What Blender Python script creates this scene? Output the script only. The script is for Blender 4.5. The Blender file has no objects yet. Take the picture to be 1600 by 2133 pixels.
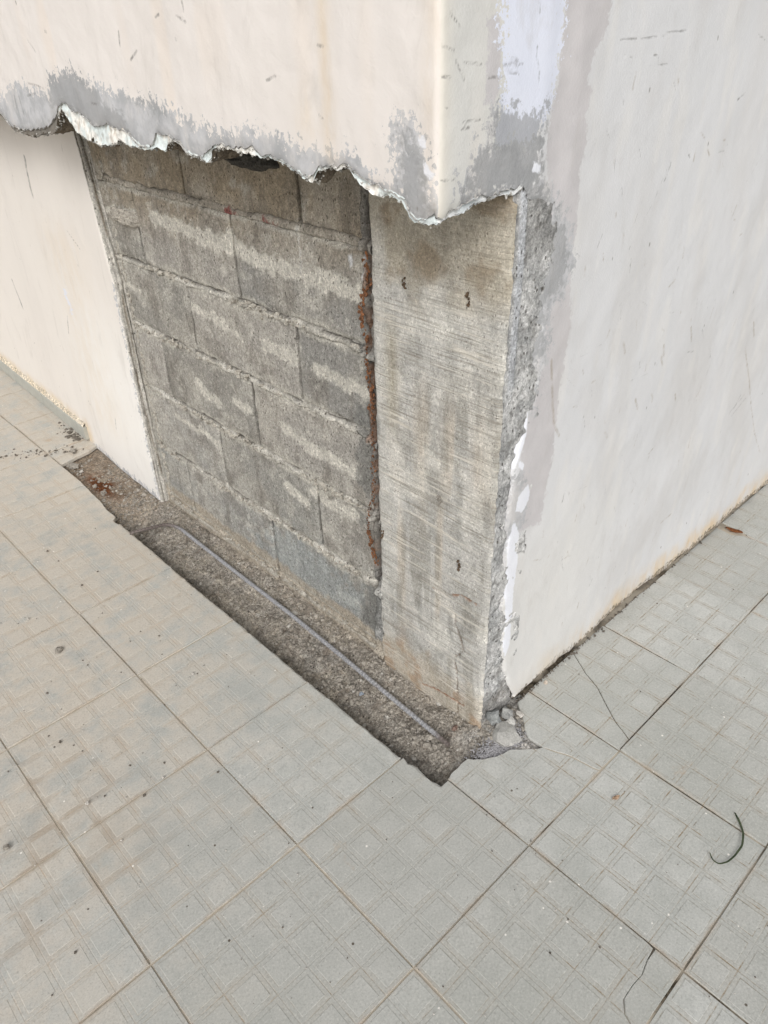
import bpy, math, random
import numpy as np
from mathutils import Matrix, Vector

T = 0.30                      # one floor tile = 0.30 m; all plans below are drawn in tile units
scene = bpy.context.scene
COL = scene.collection
rnd = random.Random(7)

# ------------------------------------------------------------------ camera
cam_d = bpy.data.cameras.new('camera'); cam = bpy.data.objects.new('camera', cam_d); COL.objects.link(cam)
right = Vector((0.7223840, -0.6910318, -0.0252282)); down = Vector((-0.3997089, -0.3875166, -0.8307007)); fwd = Vector((0.5642642, 0.6101689, -0.5561473))
M = Matrix((right, -down, -fwd)).transposed().to_4x4()
M.translation = Vector((-1.41219, -1.40170, 4.24940)) * T
cam.matrix_world = M
cam_d.sensor_fit = 'HORIZONTAL'; cam_d.sensor_width = 36.0; cam_d.lens = 35.39
cam_d.clip_start = 0.02; cam_d.clip_end = 300
scene.camera = cam

# ------------------------------------------------------------------ light
SUN_EL, SUN_AZ = math.radians(37), math.radians(221)       # azimuth of the sun seen from the corner, counter-clockwise from +X
w = bpy.data.worlds.new('World'); scene.world = w; w.use_nodes = True
nt = w.node_tree; nt.nodes.clear()
o = nt.nodes.new('ShaderNodeOutputWorld'); bg = nt.nodes.new('ShaderNodeBackground'); sky = nt.nodes.new('ShaderNodeTexSky')
sky.sky_type = 'NISHITA'; sky.sun_disc = False; sky.sun_elevation = SUN_EL; sky.sun_rotation = math.pi/2 - SUN_AZ
sky.air_density = 1.0; sky.dust_density = 4.0; sky.ozone_density = 1.0
hs = nt.nodes.new('ShaderNodeHueSaturation'); hs.inputs['Saturation'].default_value = 0.16
nt.links.new(sky.outputs[0], hs.inputs['Color']); nt.links.new(hs.outputs[0], bg.inputs[0]); nt.links.new(bg.outputs[0], o.inputs[0])
bg.inputs[1].default_value = 0.13
sl = bpy.data.lights.new('sun', 'SUN'); sl.energy = 1.0; sl.angle = math.radians(22); sl.color = (1.0, 0.988, 0.972)
sun = bpy.data.objects.new('sun', sl); COL.objects.link(sun)
sd = Vector((math.cos(SUN_EL)*math.cos(SUN_AZ), math.cos(SUN_EL)*math.sin(SUN_AZ), math.sin(SUN_EL)))
sun.rotation_euler = sd.to_track_quat('Z', 'Y').to_euler()
vs = scene.view_settings; vs.view_transform = 'Standard'; vs.look = 'None'; vs.gamma = 1; vs.use_curve_mapping = False
vs.exposure = 0.10

# ------------------------------------------------------------------ plans (tile units)
TR = {
 'edgeA': [(7.108, 3.678), (6.285, 3.626), (5.699, 3.668), (5.418, 3.644), (5.371, 3.594), (5.293, 3.559), (5.14, 3.55), (4.909, 3.559), (4.63, 3.594), (4.503, 3.627), (4.421, 3.668), (4.313, 3.742), (4.265, 3.759), (4.17, 3.769), (4.143, 3.728), (4.015, 3.724), (3.939, 3.698), (3.844, 3.657), (3.708, 3.661), (3.644, 3.684), (3.556, 3.668), (3.427, 3.651), (3.377, 3.654), (3.36, 3.624), (3.285, 3.59), (3.202, 3.579), (3.103, 3.61), (3.04, 3.674), (2.959, 3.672), (2.867, 3.662), (2.794, 3.648), (2.747, 3.603), (2.662, 3.586), (2.573, 3.589), (2.532, 3.615), (2.465, 3.651), (2.423, 3.666), (2.378, 3.663), (2.323, 3.67), (2.266, 3.665), (2.201, 3.666), (2.135, 3.676), (2.072, 3.68), (2.036, 3.654), (1.984, 3.652), (1.935, 3.657), (1.89, 3.646), (1.84, 3.648), (1.787, 3.622), (1.732, 3.61), (1.698, 3.59), (1.637, 3.584), (1.606, 3.606), (1.566, 3.641), (1.538, 3.648), (1.496, 3.652), (1.429, 3.655), (1.378, 3.67), (1.346, 3.661), (1.316, 3.645), (1.285, 3.629), (1.208, 3.606), (1.163, 3.603), (1.118, 3.587), (1.065, 3.58), (1.015, 3.575), (0.981, 3.545), (0.979, 3.522), (0.945, 3.501), (0.889, 3.506), (0.834, 3.523), (0.807, 3.527), (0.791, 3.523)],
 'edgeB': [(7.163, 3.63), (6.333, 3.577), (5.739, 3.622), (5.435, 3.623), (5.338, 3.562), (5.249, 3.529), (4.94, 3.515), (4.75, 3.539), (4.522, 3.559), (4.462, 3.591), (4.407, 3.654), (4.293, 3.726), (4.259, 3.707), (4.208, 3.667), (4.158, 3.627), (4.092, 3.588), (3.981, 3.556), (3.937, 3.56), (3.895, 3.586), (3.837, 3.539), (3.737, 3.55), (3.639, 3.561), (3.519, 3.598), (3.429, 3.578), (3.32, 3.577), (3.205, 3.571), (3.053, 3.597), (2.964, 3.584), (2.928, 3.625), (2.864, 3.64), (2.786, 3.641), (2.75, 3.595), (2.674, 3.58), (2.578, 3.572), (2.519, 3.575), (2.481, 3.591), (2.464, 3.621), (2.436, 3.653), (2.406, 3.647), (2.313, 3.655), (2.248, 3.649), (2.141, 3.649), (2.077, 3.653), (2.03, 3.644), (1.937, 3.648), (1.881, 3.634), (1.813, 3.623), (1.745, 3.6), (1.663, 3.579), (1.611, 3.568), (1.568, 3.627), (1.514, 3.643), (1.43, 3.645), (1.379, 3.662), (1.338, 3.643), (1.287, 3.605), (1.241, 3.578), (1.165, 3.558), (1.128, 3.566), (1.074, 3.569), (1.022, 3.557), (0.993, 3.531), (0.988, 3.503), (0.973, 3.489), (0.931, 3.486), (0.874, 3.481), (0.847, 3.493), (0.79, 3.499)],
 'sideA': [(0.974, 3.524), (1.015, 3.517), (1.059, 3.528), (1.104, 3.534), (1.149, 3.548), (1.194, 3.558), (1.256, 3.563), (1.305, 3.552), (1.353, 3.56), (1.42, 3.56), (1.471, 3.556), (1.532, 3.567)],
 'sideB': [(0.975, 3.499), (1.016, 3.499), (1.06, 3.513), (1.111, 3.514), (1.15, 3.515), (1.196, 3.528), (1.258, 3.538), (1.306, 3.544), (1.371, 3.549), (1.421, 3.546), (1.466, 3.537), (1.49, 3.543), (1.532, 3.565)],
 'rightE': [(1.532, 3.567), (1.575, 3.53), (1.611, 3.477), (1.652, 3.418), (1.673, 3.305), (1.678, 3.191), (1.663, 3.048), (1.648, 2.898), (1.666, 2.734), (1.66, 2.618), (1.669, 2.519), (1.701, 2.466), (1.713, 2.372), (1.701, 2.264), (1.661, 2.174), (1.645, 2.046), (1.624, 1.716), (1.629, 1.538), (1.614, 1.423), (1.638, 1.232), (1.634, 0.984), (1.682, 0.849), (1.652, 0.749), (1.674, 0.526), (1.785, 0.166), (1.853, -0.001)],
 'colE': [(1.481, 3.559), (1.479, 3.488), (1.477, 3.385), (1.488, 3.118), (1.483, 3.002), (1.465, 2.811), (1.472, 2.628), (1.46, 2.469), (1.468, 2.207), (1.464, 1.929), (1.441, 1.743), (1.467, 1.376), (1.475, 0.983), (1.495, 0.542), (1.489, 0.014)],
 'G1': [(6.372, 3.658), (5.338, 3.742), (4.965, 3.867), (4.734, 3.83), (4.421, 3.814), (4.324, 3.917), (3.995, 3.967), (3.817, 3.919), (3.429, 3.87), (3.092, 3.848), (2.842, 3.806), (2.614, 3.74), (2.293, 3.733), (2.033, 3.767), (1.768, 3.74), (1.491, 3.703), (1.294, 3.724), (1.146, 3.63), (1.121, 3.506), (1.813, 3.456), (5.769, 3.211), (6.708, 3.315)],
 'G1d': [(4.324, 3.917), (3.995, 3.967), (3.817, 3.919), (3.652, 3.861), (3.62, 3.797), (3.397, 3.744), (3.408, 3.626), (3.556, 3.601), (4.097, 3.731), (4.42, 3.756)],
 'G1e': [(3.296, 3.875), (3.027, 3.875), (2.866, 3.811), (2.861, 3.752), (2.964, 3.758), (3.17, 3.795), (3.325, 3.837)],
 'G2': [(1.075, 3.834), (1.024, 3.872), (0.929, 3.861), (0.89, 3.826), (0.85, 3.795), (0.855, 3.716), (0.823, 3.675), (0.813, 3.548), (0.888, 3.461), (1.002, 3.503), (1.073, 3.591), (1.056, 3.705)],
 'G2c': [(0.916, 3.819), (0.885, 3.823), (0.863, 3.794), (0.874, 3.776), (0.911, 3.781)],
 'G2d': [(0.889, 3.73), (0.855, 3.716), (0.823, 3.684), (0.841, 3.659), (0.879, 3.687)],
 'blue1': [(1.311, 4.318), (1.737, 4.317), (1.741, 4.152), (1.736, 4.031), (1.727, 3.942), (1.691, 3.843), (1.619, 3.746), (1.577, 3.674), (1.449, 3.746), (1.353, 3.729), (1.303, 3.763), (1.325, 3.867), (1.339, 4.036), (1.315, 4.213)],
 'grey3': [(1.255, 3.9), (1.33, 3.97), (1.378, 3.95), (1.476, 3.925), (1.579, 3.899), (1.677, 3.927), (1.727, 3.942), (1.702, 3.823), (1.694, 3.718), (1.706, 3.597), (1.658, 3.48), (1.424, 3.517), (1.227, 3.529), (1.104, 3.52), (1.085, 3.618), (1.126, 3.694), (1.166, 3.76), (1.239, 3.788)],
 'grey4': [(1.538, 3.57), (1.713, 3.596), (1.785, 3.503), (1.873, 3.402), (1.981, 3.304), (2.008, 3.169), (1.964, 2.956), (1.841, 2.936), (1.85, 2.616), (1.805, 2.63), (1.799, 2.317), (1.69, 2.386), (1.571, 2.856), (1.556, 3.434)],
 'mauve1': [(1.737, 4.317), (2.076, 4.316), (2.064, 4.142), (1.986, 4.054), (1.952, 3.935), (1.998, 3.903), (1.964, 3.809), (2.003, 3.704), (1.973, 3.582), (1.984, 3.451), (2.005, 3.288), (1.988, 3.101), (2.042, 2.779), (2.027, 2.618), (2.012, 2.45), (2.013, 2.176), (2.028, 2.01), (1.996, 1.787), (1.974, 1.512), (1.863, 1.531), (1.75, 1.544), (1.673, 1.609), (1.718, 1.811), (1.694, 2.003), (1.735, 2.37), (1.828, 2.623), (1.777, 2.952), (1.739, 3.51), (1.694, 3.718), (1.702, 3.823), (1.727, 3.942), (1.735, 4.152)],
 'mauve2': [(1.247, 4.207), (1.31, 4.213), (1.326, 4.166), (1.331, 4.053), (1.323, 3.954), (1.291, 3.896), (1.235, 3.918), (1.241, 4.074)],
 'white': [[(1.679, 2.47), (1.726, 2.402), (1.74, 2.234), (1.687, 2.101), (1.636, 2.012), (1.652, 2.177), (1.706, 2.292)], [(1.684, 2.087), (1.739, 2.038), (1.73, 2.004), (1.681, 2.041)], [(1.797, 1.876), (1.827, 1.795), (1.814, 1.75), (1.756, 1.69), (1.685, 1.738), (1.706, 1.834)], [(1.684, 1.673), (1.75, 1.544), (1.758, 1.325), (1.739, 1.102), (1.748, 0.849), (1.751, 0.63), (1.711, 0.513), (1.678, 0.635), (1.687, 0.846), (1.65, 1.115), (1.644, 1.534)], [(1.596, 3.662), (1.653, 3.634), (1.658, 3.6), (1.592, 3.617)]],
 'greylip': [(1.694, 2.003), (1.748, 1.931), (1.801, 1.633), (1.75, 1.544), (1.642, 1.463), (1.655, 0.866), (1.67, 0.461), (1.563, 1.321), (1.603, 1.832), (1.634, 2.029)],
 'base_grey': [(2.174, -0.004), (2.195, 0.057), (2.343, 0.078), (2.57, 0.049), (2.461, -0.057), (2.221, -0.117)],
 'rust': [(1.833, 3.102), (1.826, 3.01), (1.819, 2.929), (1.877, 2.847), (1.896, 2.742), (1.876, 2.659), (1.846, 2.576), (1.869, 2.478), (1.849, 2.374), (1.836, 2.281), (1.822, 2.204), (1.835, 2.133), (1.829, 1.963), (1.835, 1.746), (1.833, 1.598), (1.855, 1.434), (1.906, 1.311), (1.919, 1.161), (1.886, 1.008), (1.842, 0.879)],
 'rustw': [(1.833, 3.102)],
 'rustcrack': [(1.803, 3.423), (1.841, 3.244), (1.833, 3.102), (1.82, 2.901), (1.86, 2.633), (1.823, 2.103), (1.823, 1.602), (1.825, 1.369), (1.839, 0.813), (1.912, 0.494), (1.991, 0.045)],
 'darkp': [[(1.808, 2.571), (1.754, 2.555), (1.742, 2.436), (1.784, 2.361), (1.83, 2.395)], [(1.935, 2.614), (1.878, 2.475), (1.842, 2.328), (1.88, 2.284), (1.949, 2.392)], [(2.018, 2.072), (1.827, 2.202), (1.843, 1.594), (1.92, 1.325), (2.062, 1.462)], [(1.795, 2.13), (1.721, 2.105), (1.751, 1.887), (1.819, 1.604)], [(2.077, 1.252), (1.922, 1.283), (1.906, 1.126), (2.035, 1.104)], [(1.988, 0.592), (1.775, 0.623), (1.845, 0.193), (2.134, 0.056)]],
 'smear': [[(4.325, 2.92), (3.968, 2.92), (3.643, 2.895), (3.336, 2.885), (2.944, 2.84), (2.627, 2.846), (2.194, 2.846), (1.953, 2.832)], [(3.96, 2.297), (3.62, 2.279), (3.311, 2.224)], [(2.993, 2.24), (2.68, 2.228)], [(2.407, 2.218), (2.113, 2.203), (1.904, 2.194)], [(4.078, 1.621), (3.999, 1.557), (3.787, 1.523)], [(3.519, 1.61), (3.319, 1.605)], [(4.582, 1.104), (4.17, 1.102), (3.869, 1.069)], [(2.879, 1.612), (2.54, 1.555), (2.064, 1.546)], [(2.589, 1.157), (2.306, 1.154), (1.96, 1.189)], [(2.902, 1.088), (2.667, 1.011)], [(5.103, 2.886), (4.601, 2.899)], [(3.261, 2.946), (3.057, 2.836)], [(5.138, 2.249), (4.833, 2.248)]],
 'bluep': [[(3.617, 0.207), (2.973, 0.63), (2.362, 0.556), (1.974, 0.439), (2.05, 0.091), (2.799, -0.0), (3.511, -0.015)]],
 'whites': [[(1.905, 3.063), (1.858, 3.085), (1.847, 3.006), (1.843, 2.924), (1.877, 2.918), (1.889, 2.984)], [(2.032, 3.041), (1.984, 3.057), (1.98, 2.995), (2.016, 2.969)]],
 'footing': [(5.235, -0.097), (4.693, -0.06), (3.517, -0.047), (3.374, -0.081), (2.799, -0.0), (1.996, 0.021), (1.884, 0.018)],
 'red': [[(3.265, 3.119), (3.163, 3.118)], [(2.826, 3.121), (2.693, 3.117)]],
 'drip': [(2.486, 3.128), (2.485, 2.998), (2.487, 2.848)],
 'colcrack': [(1.071, 0.885), (1.06, 0.807), (1.013, 0.708), (0.979, 0.62), (1.02, 0.547), (1.062, 0.495), (1.027, 0.381), (1.015, 0.198), (1.006, -0.044)],
 'colcrack2': [(1.359, 0.014), (1.188, 0.066), (1.071, 0.081), (0.957, 0.096)],
 'colcrack3': [(1.274, 0.994), (1.143, 1.008), (1.02, 1.081), (0.859, 1.078)],
 'panE': [(1.453, 5.165)],
 'notch': [(0.909, 1.001), (0.909, 0.945), (0.923, 0.877), (0.915, 0.794), (0.913, 0.727), (0.932, 0.667), (0.989, 0.667), (1.078, 0.684), (1.162, 0.694), (1.22, 0.68), (1.283, 0.607), (1.394, 0.552), (1.489, 0.524), (1.57, 0.444), (1.656, 0.387), (1.652, 0.506), (1.701, 0.577), (1.765, 0.635), (1.812, 0.714), (1.872, 0.783)],
 'trfar': [(1.027, 6.63), (1.155, 6.657), (1.284, 6.684), (1.381, 6.699), (1.532, 6.761), (1.688, 6.825)],
 'tredge': [(1.027, 6.63), (1.009, 6.34), (0.983, 5.928), (0.959, 5.541), (0.937, 5.368), (0.937, 5.178), (0.878, 5.114), (0.9, 5.005), (0.895, 4.796), (0.901, 4.339), (0.882, 4.041), (0.871, 3.609), (0.9, 2.909), (0.9, 2.507), (0.895, 2.249), (0.884, 1.94), (0.904, 1.686), (0.894, 1.412), (0.899, 1.17), (0.909, 1.001)],
 'chip': [(4.952, 0.767), (5.042, 0.767), (5.033, 0.512), (4.949, 0.566), (4.919, 0.608)],
 'crack1': [(2.54, 0.719), (2.454, 0.573), (2.385, 0.422), (2.282, 0.275), (2.218, 0.183)],
 'crack2': [(1.656, 0.387), (1.729, 0.202), (1.765, 0.007)],
 'crack3': [(0.98, -0.822), (0.912, -0.842), (0.83, -0.862), (0.756, -0.855), (0.661, -0.858), (0.606, -0.897), (0.576, -0.958)],
 'crack4': [(0.83, -0.862), (0.861, -0.883), (0.905, -0.885), (0.912, -0.909)],
 'crack5': [(0.813, -0.878), (0.834, -1.002)],
 'crack5b': [(0.905, -0.885), (0.996, -0.89)],
 'crack6': [(3.001, 0.544), (2.819, 0.408), (2.757, 0.305)],
 'peb': [(-0.317, 3.672), (-1.294, 2.235), (-0.794, 2.18), (1.652, -0.19), (1.539, 0.649), (1.766, 0.665), (1.67, 0.668), (1.349, 0.928), (1.182, 1.746), (1.188, 1.602), (1.241, 6.567), (1.362, 6.685), (2.244, 0.82), (1.505, 0.537), (1.285, 6.85), (0.645, 3.743)],
 'grass': [(2.082, -0.766), (2.038, -0.817), (1.974, -0.868), (1.894, -0.899), (1.804, -0.897), (1.736, -0.886), (1.679, -0.855), (1.679, -0.817), (1.712, -0.785)],
 'bar': [(0.94, 4.92), (1.076, 4.876), (1.21, 4.824), (1.29, 4.79), (1.331, 4.699), (1.346, 4.586), (1.341, 4.309), (1.335, 3.558), (1.333, 2.83), (1.312, 2.169), (1.291, 1.583), (1.278, 1.213), (1.266, 0.895)],
 'skirt': [(9.193, 0.372), (9.386, 0.133), (6.825, 0.345), (6.913, 0.143)],
 'lump': [(3.038, 3.46), (2.772, 3.498)],
 'hooks': [[(1.509, 2.997), (1.495, 2.907)], [(1.049, 3.017), (1.043, 2.945)], [(1.219, 1.729)], [(1.042, 1.323)], [(1.742, 1.217)]],
 'panscr': [[(6.508, 3.179), (6.517, 3.075), (6.568, 2.814)], [(8.103, 1.671), (8.088, 1.561), (8.074, 1.333)]],
}
SC = {
 'side': [[(1.032, 4.223), (1.059, 4.2), (1.084, 4.18)], [(1.065, 4.072), (1.086, 4.043), (1.116, 4.003)], [(1.113, 4.064), (1.212, 4.053)], [(0.99, 4.125), (1.057, 4.105)], [(1.104, 3.837), (1.147, 3.841)], [(1.11, 3.862), (1.211, 3.862)], [(1.338, 4.043), (1.478, 4.038)], [(1.371, 4.016), (1.45, 4.008)], [(1.252, 4.005), (1.358, 4.002)], [(1.397, 4.064), (1.444, 4.059)], [(0.996, 3.662), (1.076, 3.655)], [(0.993, 4.024), (1.033, 4.021)], [(1.009, 3.922), (1.023, 3.915)], [(1.551, 4.255), (1.566, 4.207)], [(1.563, 4.1), (1.566, 4.057), (1.589, 4.004), (1.588, 3.952)]],
 'right': [[(2.182, 4.096), (2.243, 4.099), (2.317, 4.092)], [(2.35, 4.09), (2.499, 4.098)], [(2.544, 4.099), (2.63, 4.113), (2.773, 4.11)], [(2.231, 4.031), (2.296, 4.024)], [(2.492, 4.022), (2.541, 4.009)], [(3.495, 3.745), (3.587, 3.775)], [(2.855, 3.503), (2.82, 3.422), (2.8, 3.404)], [(3.395, 3.484), (3.471, 3.485)], [(2.539, 3.982), (2.635, 3.971)], [(3.039, 3.511), (3.059, 3.496)], [(3.614, 4.063), (3.708, 4.036)], [(4.559, 1.352), (4.797, 1.447)], [(4.625, 1.306), (4.846, 1.397)], [(4.638, 1.369), (4.716, 1.474)], [(3.905, 2.113), (3.943, 2.027)], [(3.691, 2.317), (3.752, 2.238)], [(3.517, 2.199), (3.65, 2.166)], [(2.302, 2.15), (2.329, 2.057)], [(2.183, 1.568), (2.197, 1.634)], [(2.238, 1.625), (2.258, 1.594)], [(2.881, 1.209), (2.911, 1.153)], [(2.56, 2.676), (2.546, 2.773)], [(2.863, 2.336), (2.886, 2.28)], [(2.271, 1.085), (2.312, 0.936)]],
 'brown': [[(4.569, 1.919), (4.752, 1.657), (4.996, 1.288), (5.282, 0.895), (5.56, 0.58)], [(2.628, 2.523), (2.664, 2.443)], [(3.151, 2.274), (3.192, 2.202)], [(3.113, 2.018), (3.144, 1.971)], [(2.888, 2.06), (2.944, 1.97)], [(3.483, 1.892), (3.515, 1.825)], [(3.707, 0.664), (3.859, 0.674)], [(4.58, 2.133), (4.671, 1.99)], [(3.492, 2.388), (3.558, 2.267)], [(2.564, 1.934), (2.604, 1.884)], [(3.153, 2.357), (3.19, 2.271)], [(1.891, 2.631), (1.988, 2.217), (2.064, 2.093)]],
 'thin': [[(2.782, 2.222), (3.039, 2.198)], [(2.836, 1.664), (3.051, 1.398), (3.109, 1.311)], [(2.131, 2.558), (2.381, 2.579)], [(2.066, 2.469), (2.212, 2.339)], [(2.268, 1.611), (2.497, 1.564)], [(2.815, 3.472), (2.734, 3.335), (2.661, 3.246)], [(2.888, 4.01), (2.913, 4.073)], [(3.866, 3.248), (4.026, 3.398)]],
 'casing': [[(2.534, 4.296), (2.531, 4.257)], [(2.607, 4.235), (2.524, 4.21)], [(2.835, 4.233), (2.793, 4.245)], [(1.885, 3.978), (1.818, 3.997)], [(4.544, 4.126), (4.453, 4.058)], [(3.18, 4.035), (3.083, 4.082)], [(4.731, 3.863), (4.553, 3.855), (4.464, 3.838)], [(4.81, 3.782), (4.648, 3.804)], [(5.054, 3.779), (5.064, 3.677)], [(4.968, 3.775), (4.948, 3.652)], [(3.789, 3.786), (3.682, 3.788)], [(1.51, 4.119), (1.471, 4.118)], [(1.533, 3.855), (1.509, 3.842)], [(4.243, 4.173), (4.209, 4.169)], [(2.651, 4.14), (2.644, 4.134)], [(3.258, 4.172), (3.273, 4.103)]],
 'panel': [[(6.593, 3.157), (6.625, 3.06), (6.645, 2.93), (6.652, 2.799)], [(5.581, 3.353), (5.588, 3.287)], [(5.97, 2.59), (5.744, 2.453)], [(8.225, 1.653), (8.188, 1.532), (8.116, 1.339)], [(6.583, 1.618), (6.689, 1.394)], [(6.814, 0.767), (6.801, 0.682)], [(6.621, 0.621), (6.599, 0.583)], [(7.996, 0.7), (7.986, 0.662)], [(5.917, 0.654), (5.958, 0.509)]],
 'panelchip': [[(6.434, 1.892), (6.427, 1.781), (6.418, 1.72)]],
}


# ------------------------------------------------------------------ numeric helpers
def lin(r, g, b):
    f = lambda c: ((c/255+0.055)/1.055)**2.4 if c > 10 else c/255/12.92
    return np.array([f(r), f(g), f(b)])
def _hash(ix, iy, seed):
    h = (ix.astype(np.int64)*374761393 + iy.astype(np.int64)*668265263 + seed*974711) & 0xffffffff
    h = ((h ^ (h >> 13))*1274126177) & 0xffffffff
    return ((h ^ (h >> 16)) & 0xffff)/65535.0
def vnoise(x, y, seed=0):
    ix = np.floor(x); iy = np.floor(y); fx = x-ix; fy = y-iy
    fx = fx*fx*(3-2*fx); fy = fy*fy*(3-2*fy)
    a = _hash(ix, iy, seed); b = _hash(ix+1, iy, seed); c = _hash(ix, iy+1, seed); d = _hash(ix+1, iy+1, seed)
    return (a*(1-fx)+b*fx)*(1-fy) + (c*(1-fx)+d*fx)*fy
def fbm(x, y, scale=1., oct=4, seed=0, rough=0.5):
    x = np.asarray(x, float)*scale; y = np.asarray(y, float)*scale; s = 0; a = 1; t = 0
    for k in range(oct):
        s = s + a*vnoise(x+17.3*k, y-9.1*k, seed+k); t += a; a *= rough; x = x*2.03; y = y*2.03
    return s/t
def stk(l, ax=0): return np.stack(np.broadcast_arrays(*l), ax)
def sstep(a, b, x):
    t = np.clip((x-a)/(b-a), 0, 1); return t*t*(3-2*t)
def seg_dist(x, y, pts, width=None):
    """distance to an open polyline"""
    d = np.full(x.shape, 9.0)
    pts = list(pts)
    if len(pts) == 1: return np.hypot(x-pts[0][0], y-pts[0][1])
    for (ax, ay), (bx, by) in zip(pts[:-1], pts[1:]):
        dx, dy = bx-ax, by-ay; L = dx*dx+dy*dy+1e-12
        t = np.clip(((x-ax)*dx+(y-ay)*dy)/L, 0, 1)
        d = np.minimum(d, np.hypot(x-ax-t*dx, y-ay-t*dy))
    return d
def near(x, y, pts, pad, fn, default):
    """evaluate fn only in the bounding box of pts"""
    out = np.full(x.shape, default, float)
    xs = [p[0] for p in pts]; ys = [p[1] for p in pts]
    m = (x > min(xs)-pad) & (x < max(xs)+pad) & (y > min(ys)-pad) & (y < max(ys)+pad)
    if m.any(): out[m] = fn(x[m], y[m])
    return out
def poly_sd(x, y, pts, pad=0.3):
    """signed distance to a closed polygon, positive inside"""
    def f(x, y):
        d = seg_dist(x, y, list(pts)+[pts[0]]); ins = np.zeros(x.shape, bool)
        n = len(pts)
        for i in range(n):
            ax, ay = pts[i]; bx, by = pts[(i+1) % n]
            c = ((ay > y) != (by > y)) & (x < (bx-ax)*(y-ay)/(by-ay+1e-12)+ax)
            ins ^= c
        return np.where(ins, d, -d)
    return near(x, y, pts, pad, f, -pad)
def stroke(x, y, pts, width, pad=0.1):
    return near(x, y, pts, pad, lambda a, b: width-seg_dist(a, b, pts), -pad)
def strokes(x, y, lst, width):
    s = np.full(x.shape, -0.1)
    for p in lst: s = np.maximum(s, stroke(x, y, p, width))
    return s
def mixc(c, m, col):
    return c*(1-m[..., None]) + np.asarray(col)*m[..., None]
def jag(pts, amp, seed, axis=1, step=0.02):
    """refine a polyline and roughen it"""
    out = []; r = random.Random(seed)
    for (a, b), (c, d) in zip(pts[:-1], pts[1:]):
        n = max(1, int(math.hypot(c-a, d-b)/step))
        for k in range(n):
            t = k/n; out.append((a+(c-a)*t+r.uniform(-amp, amp), b+(d-b)*t+r.uniform(-amp, amp)))
    out.append(pts[-1]); return out

# ------------------------------------------------------------------ object helpers
def put(o, label=None, cat=None, group=None, kind=None, parent=None):
    if label: o['label'] = label
    if cat: o['category'] = cat
    if group: o['group'] = group
    if kind: o['kind'] = kind
    if parent is not None: o.parent = parent
    return o
def empty(name, loc, **k):
    o = bpy.data.objects.new(name, None); COL.objects.link(o); o.location = [c*T for c in loc]; o.empty_display_size = 0.05
    return put(o, **k)
def mesh_obj(name, verts, faces, mat, parent=None, attrs=None, col=None, smooth=False, origin=(0, 0, 0), **k):
    """verts in tile units in world space; origin in tile units"""
    v = (np.asarray(verts, float)-np.asarray(origin))*T
    me = bpy.data.meshes.new(name)
    me.from_pydata(v.tolist(), [], faces if isinstance(faces, list) else faces.tolist())
    if attrs:
        for n, a in attrs.items():
            at = me.attributes.new(n, 'FLOAT', 'POINT'); at.data.foreach_set('value', np.asarray(a, np.float32).ravel())
    if col is not None:
        at = me.attributes.new('Col', 'FLOAT_COLOR', 'POINT')
        c = np.ones((len(v), 4), np.float32); c[:, :3] = np.asarray(col).reshape(-1, 3); at.data.foreach_set('color', c.ravel())
    if mat: me.materials.append(mat)
    if smooth: me.shade_smooth()
    o = bpy.data.objects.new(name, me); COL.objects.link(o)
    if parent is not None:
        o.parent = parent; o.location = Vector([c*T for c in origin])-parent.location
    else: o.location = [c*T for c in origin]
    return put(o, **k)
def grid_faces(nv, nu, flip=False, base=0):
    i = np.arange(nv-1)[:, None]*nu + np.arange(nu-1)[None, :] + base
    f = stk([i, i+1, i+1+nu, i+nu], -1).reshape(-1, 4)
    return f[:, ::-1] if flip else f
def sheet(name, Pg, mat, flip=False, **k):
    """Pg (nv, nu, 3) grid of points"""
    nv, nu = Pg.shape[:2]
    attrs = k.pop('attrs', None); col = k.pop('col', None); keep = k.pop('keep', None)
    f = grid_faces(nv, nu, flip)
    if keep is not None:
        kk = keep[:-1, :-1] & keep[1:, :-1] & keep[:-1, 1:] & keep[1:, 1:]; f = f[kk.ravel()]
    return mesh_obj(name, Pg.reshape(-1, 3), f, mat, attrs={a: b.ravel() for a, b in attrs.items()} if attrs else None,
                    col=None if col is None else col.reshape(-1, 3), smooth=True, **k)
def lumps(name, items, mat, parent=None, seed=1, sub=1, **k):
    """items: (x,y,z,rx,ry,rz) rough stones joined in one mesh"""
    import bmesh
    bm = bmesh.new(); bmesh.ops.create_icosphere(bm, subdivisions=sub, radius=1)
    bv = np.array([v.co[:] for v in bm.verts]); bf = np.array([[v.index for v in f.verts] for f in bm.faces]); bm.free()
    r = np.random.default_rng(seed); V = []; F = []; n = 0
    for it in items:
        x, y, z, a, b, c = it[:6]
        q = bv*(1+r.uniform(-.28, .28, (len(bv), 1)))
        th = r.uniform(0, 6.28); R = np.array([[math.cos(th), -math.sin(th), 0], [math.sin(th), math.cos(th), 0], [0, 0, 1]])
        ph = r.uniform(-.5, .5); R2 = np.array([[1, 0, 0], [0, math.cos(ph), -math.sin(ph)], [0, math.sin(ph), math.cos(ph)]])
        q = (q*np.array([a, b, c]))@R2.T@R.T + np.array([x, y, z])
        V.append(q); F.append(bf+n); n += len(bv)
    return mesh_obj(name, np.vstack(V), np.vstack(F), mat, parent=parent, **k)

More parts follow.
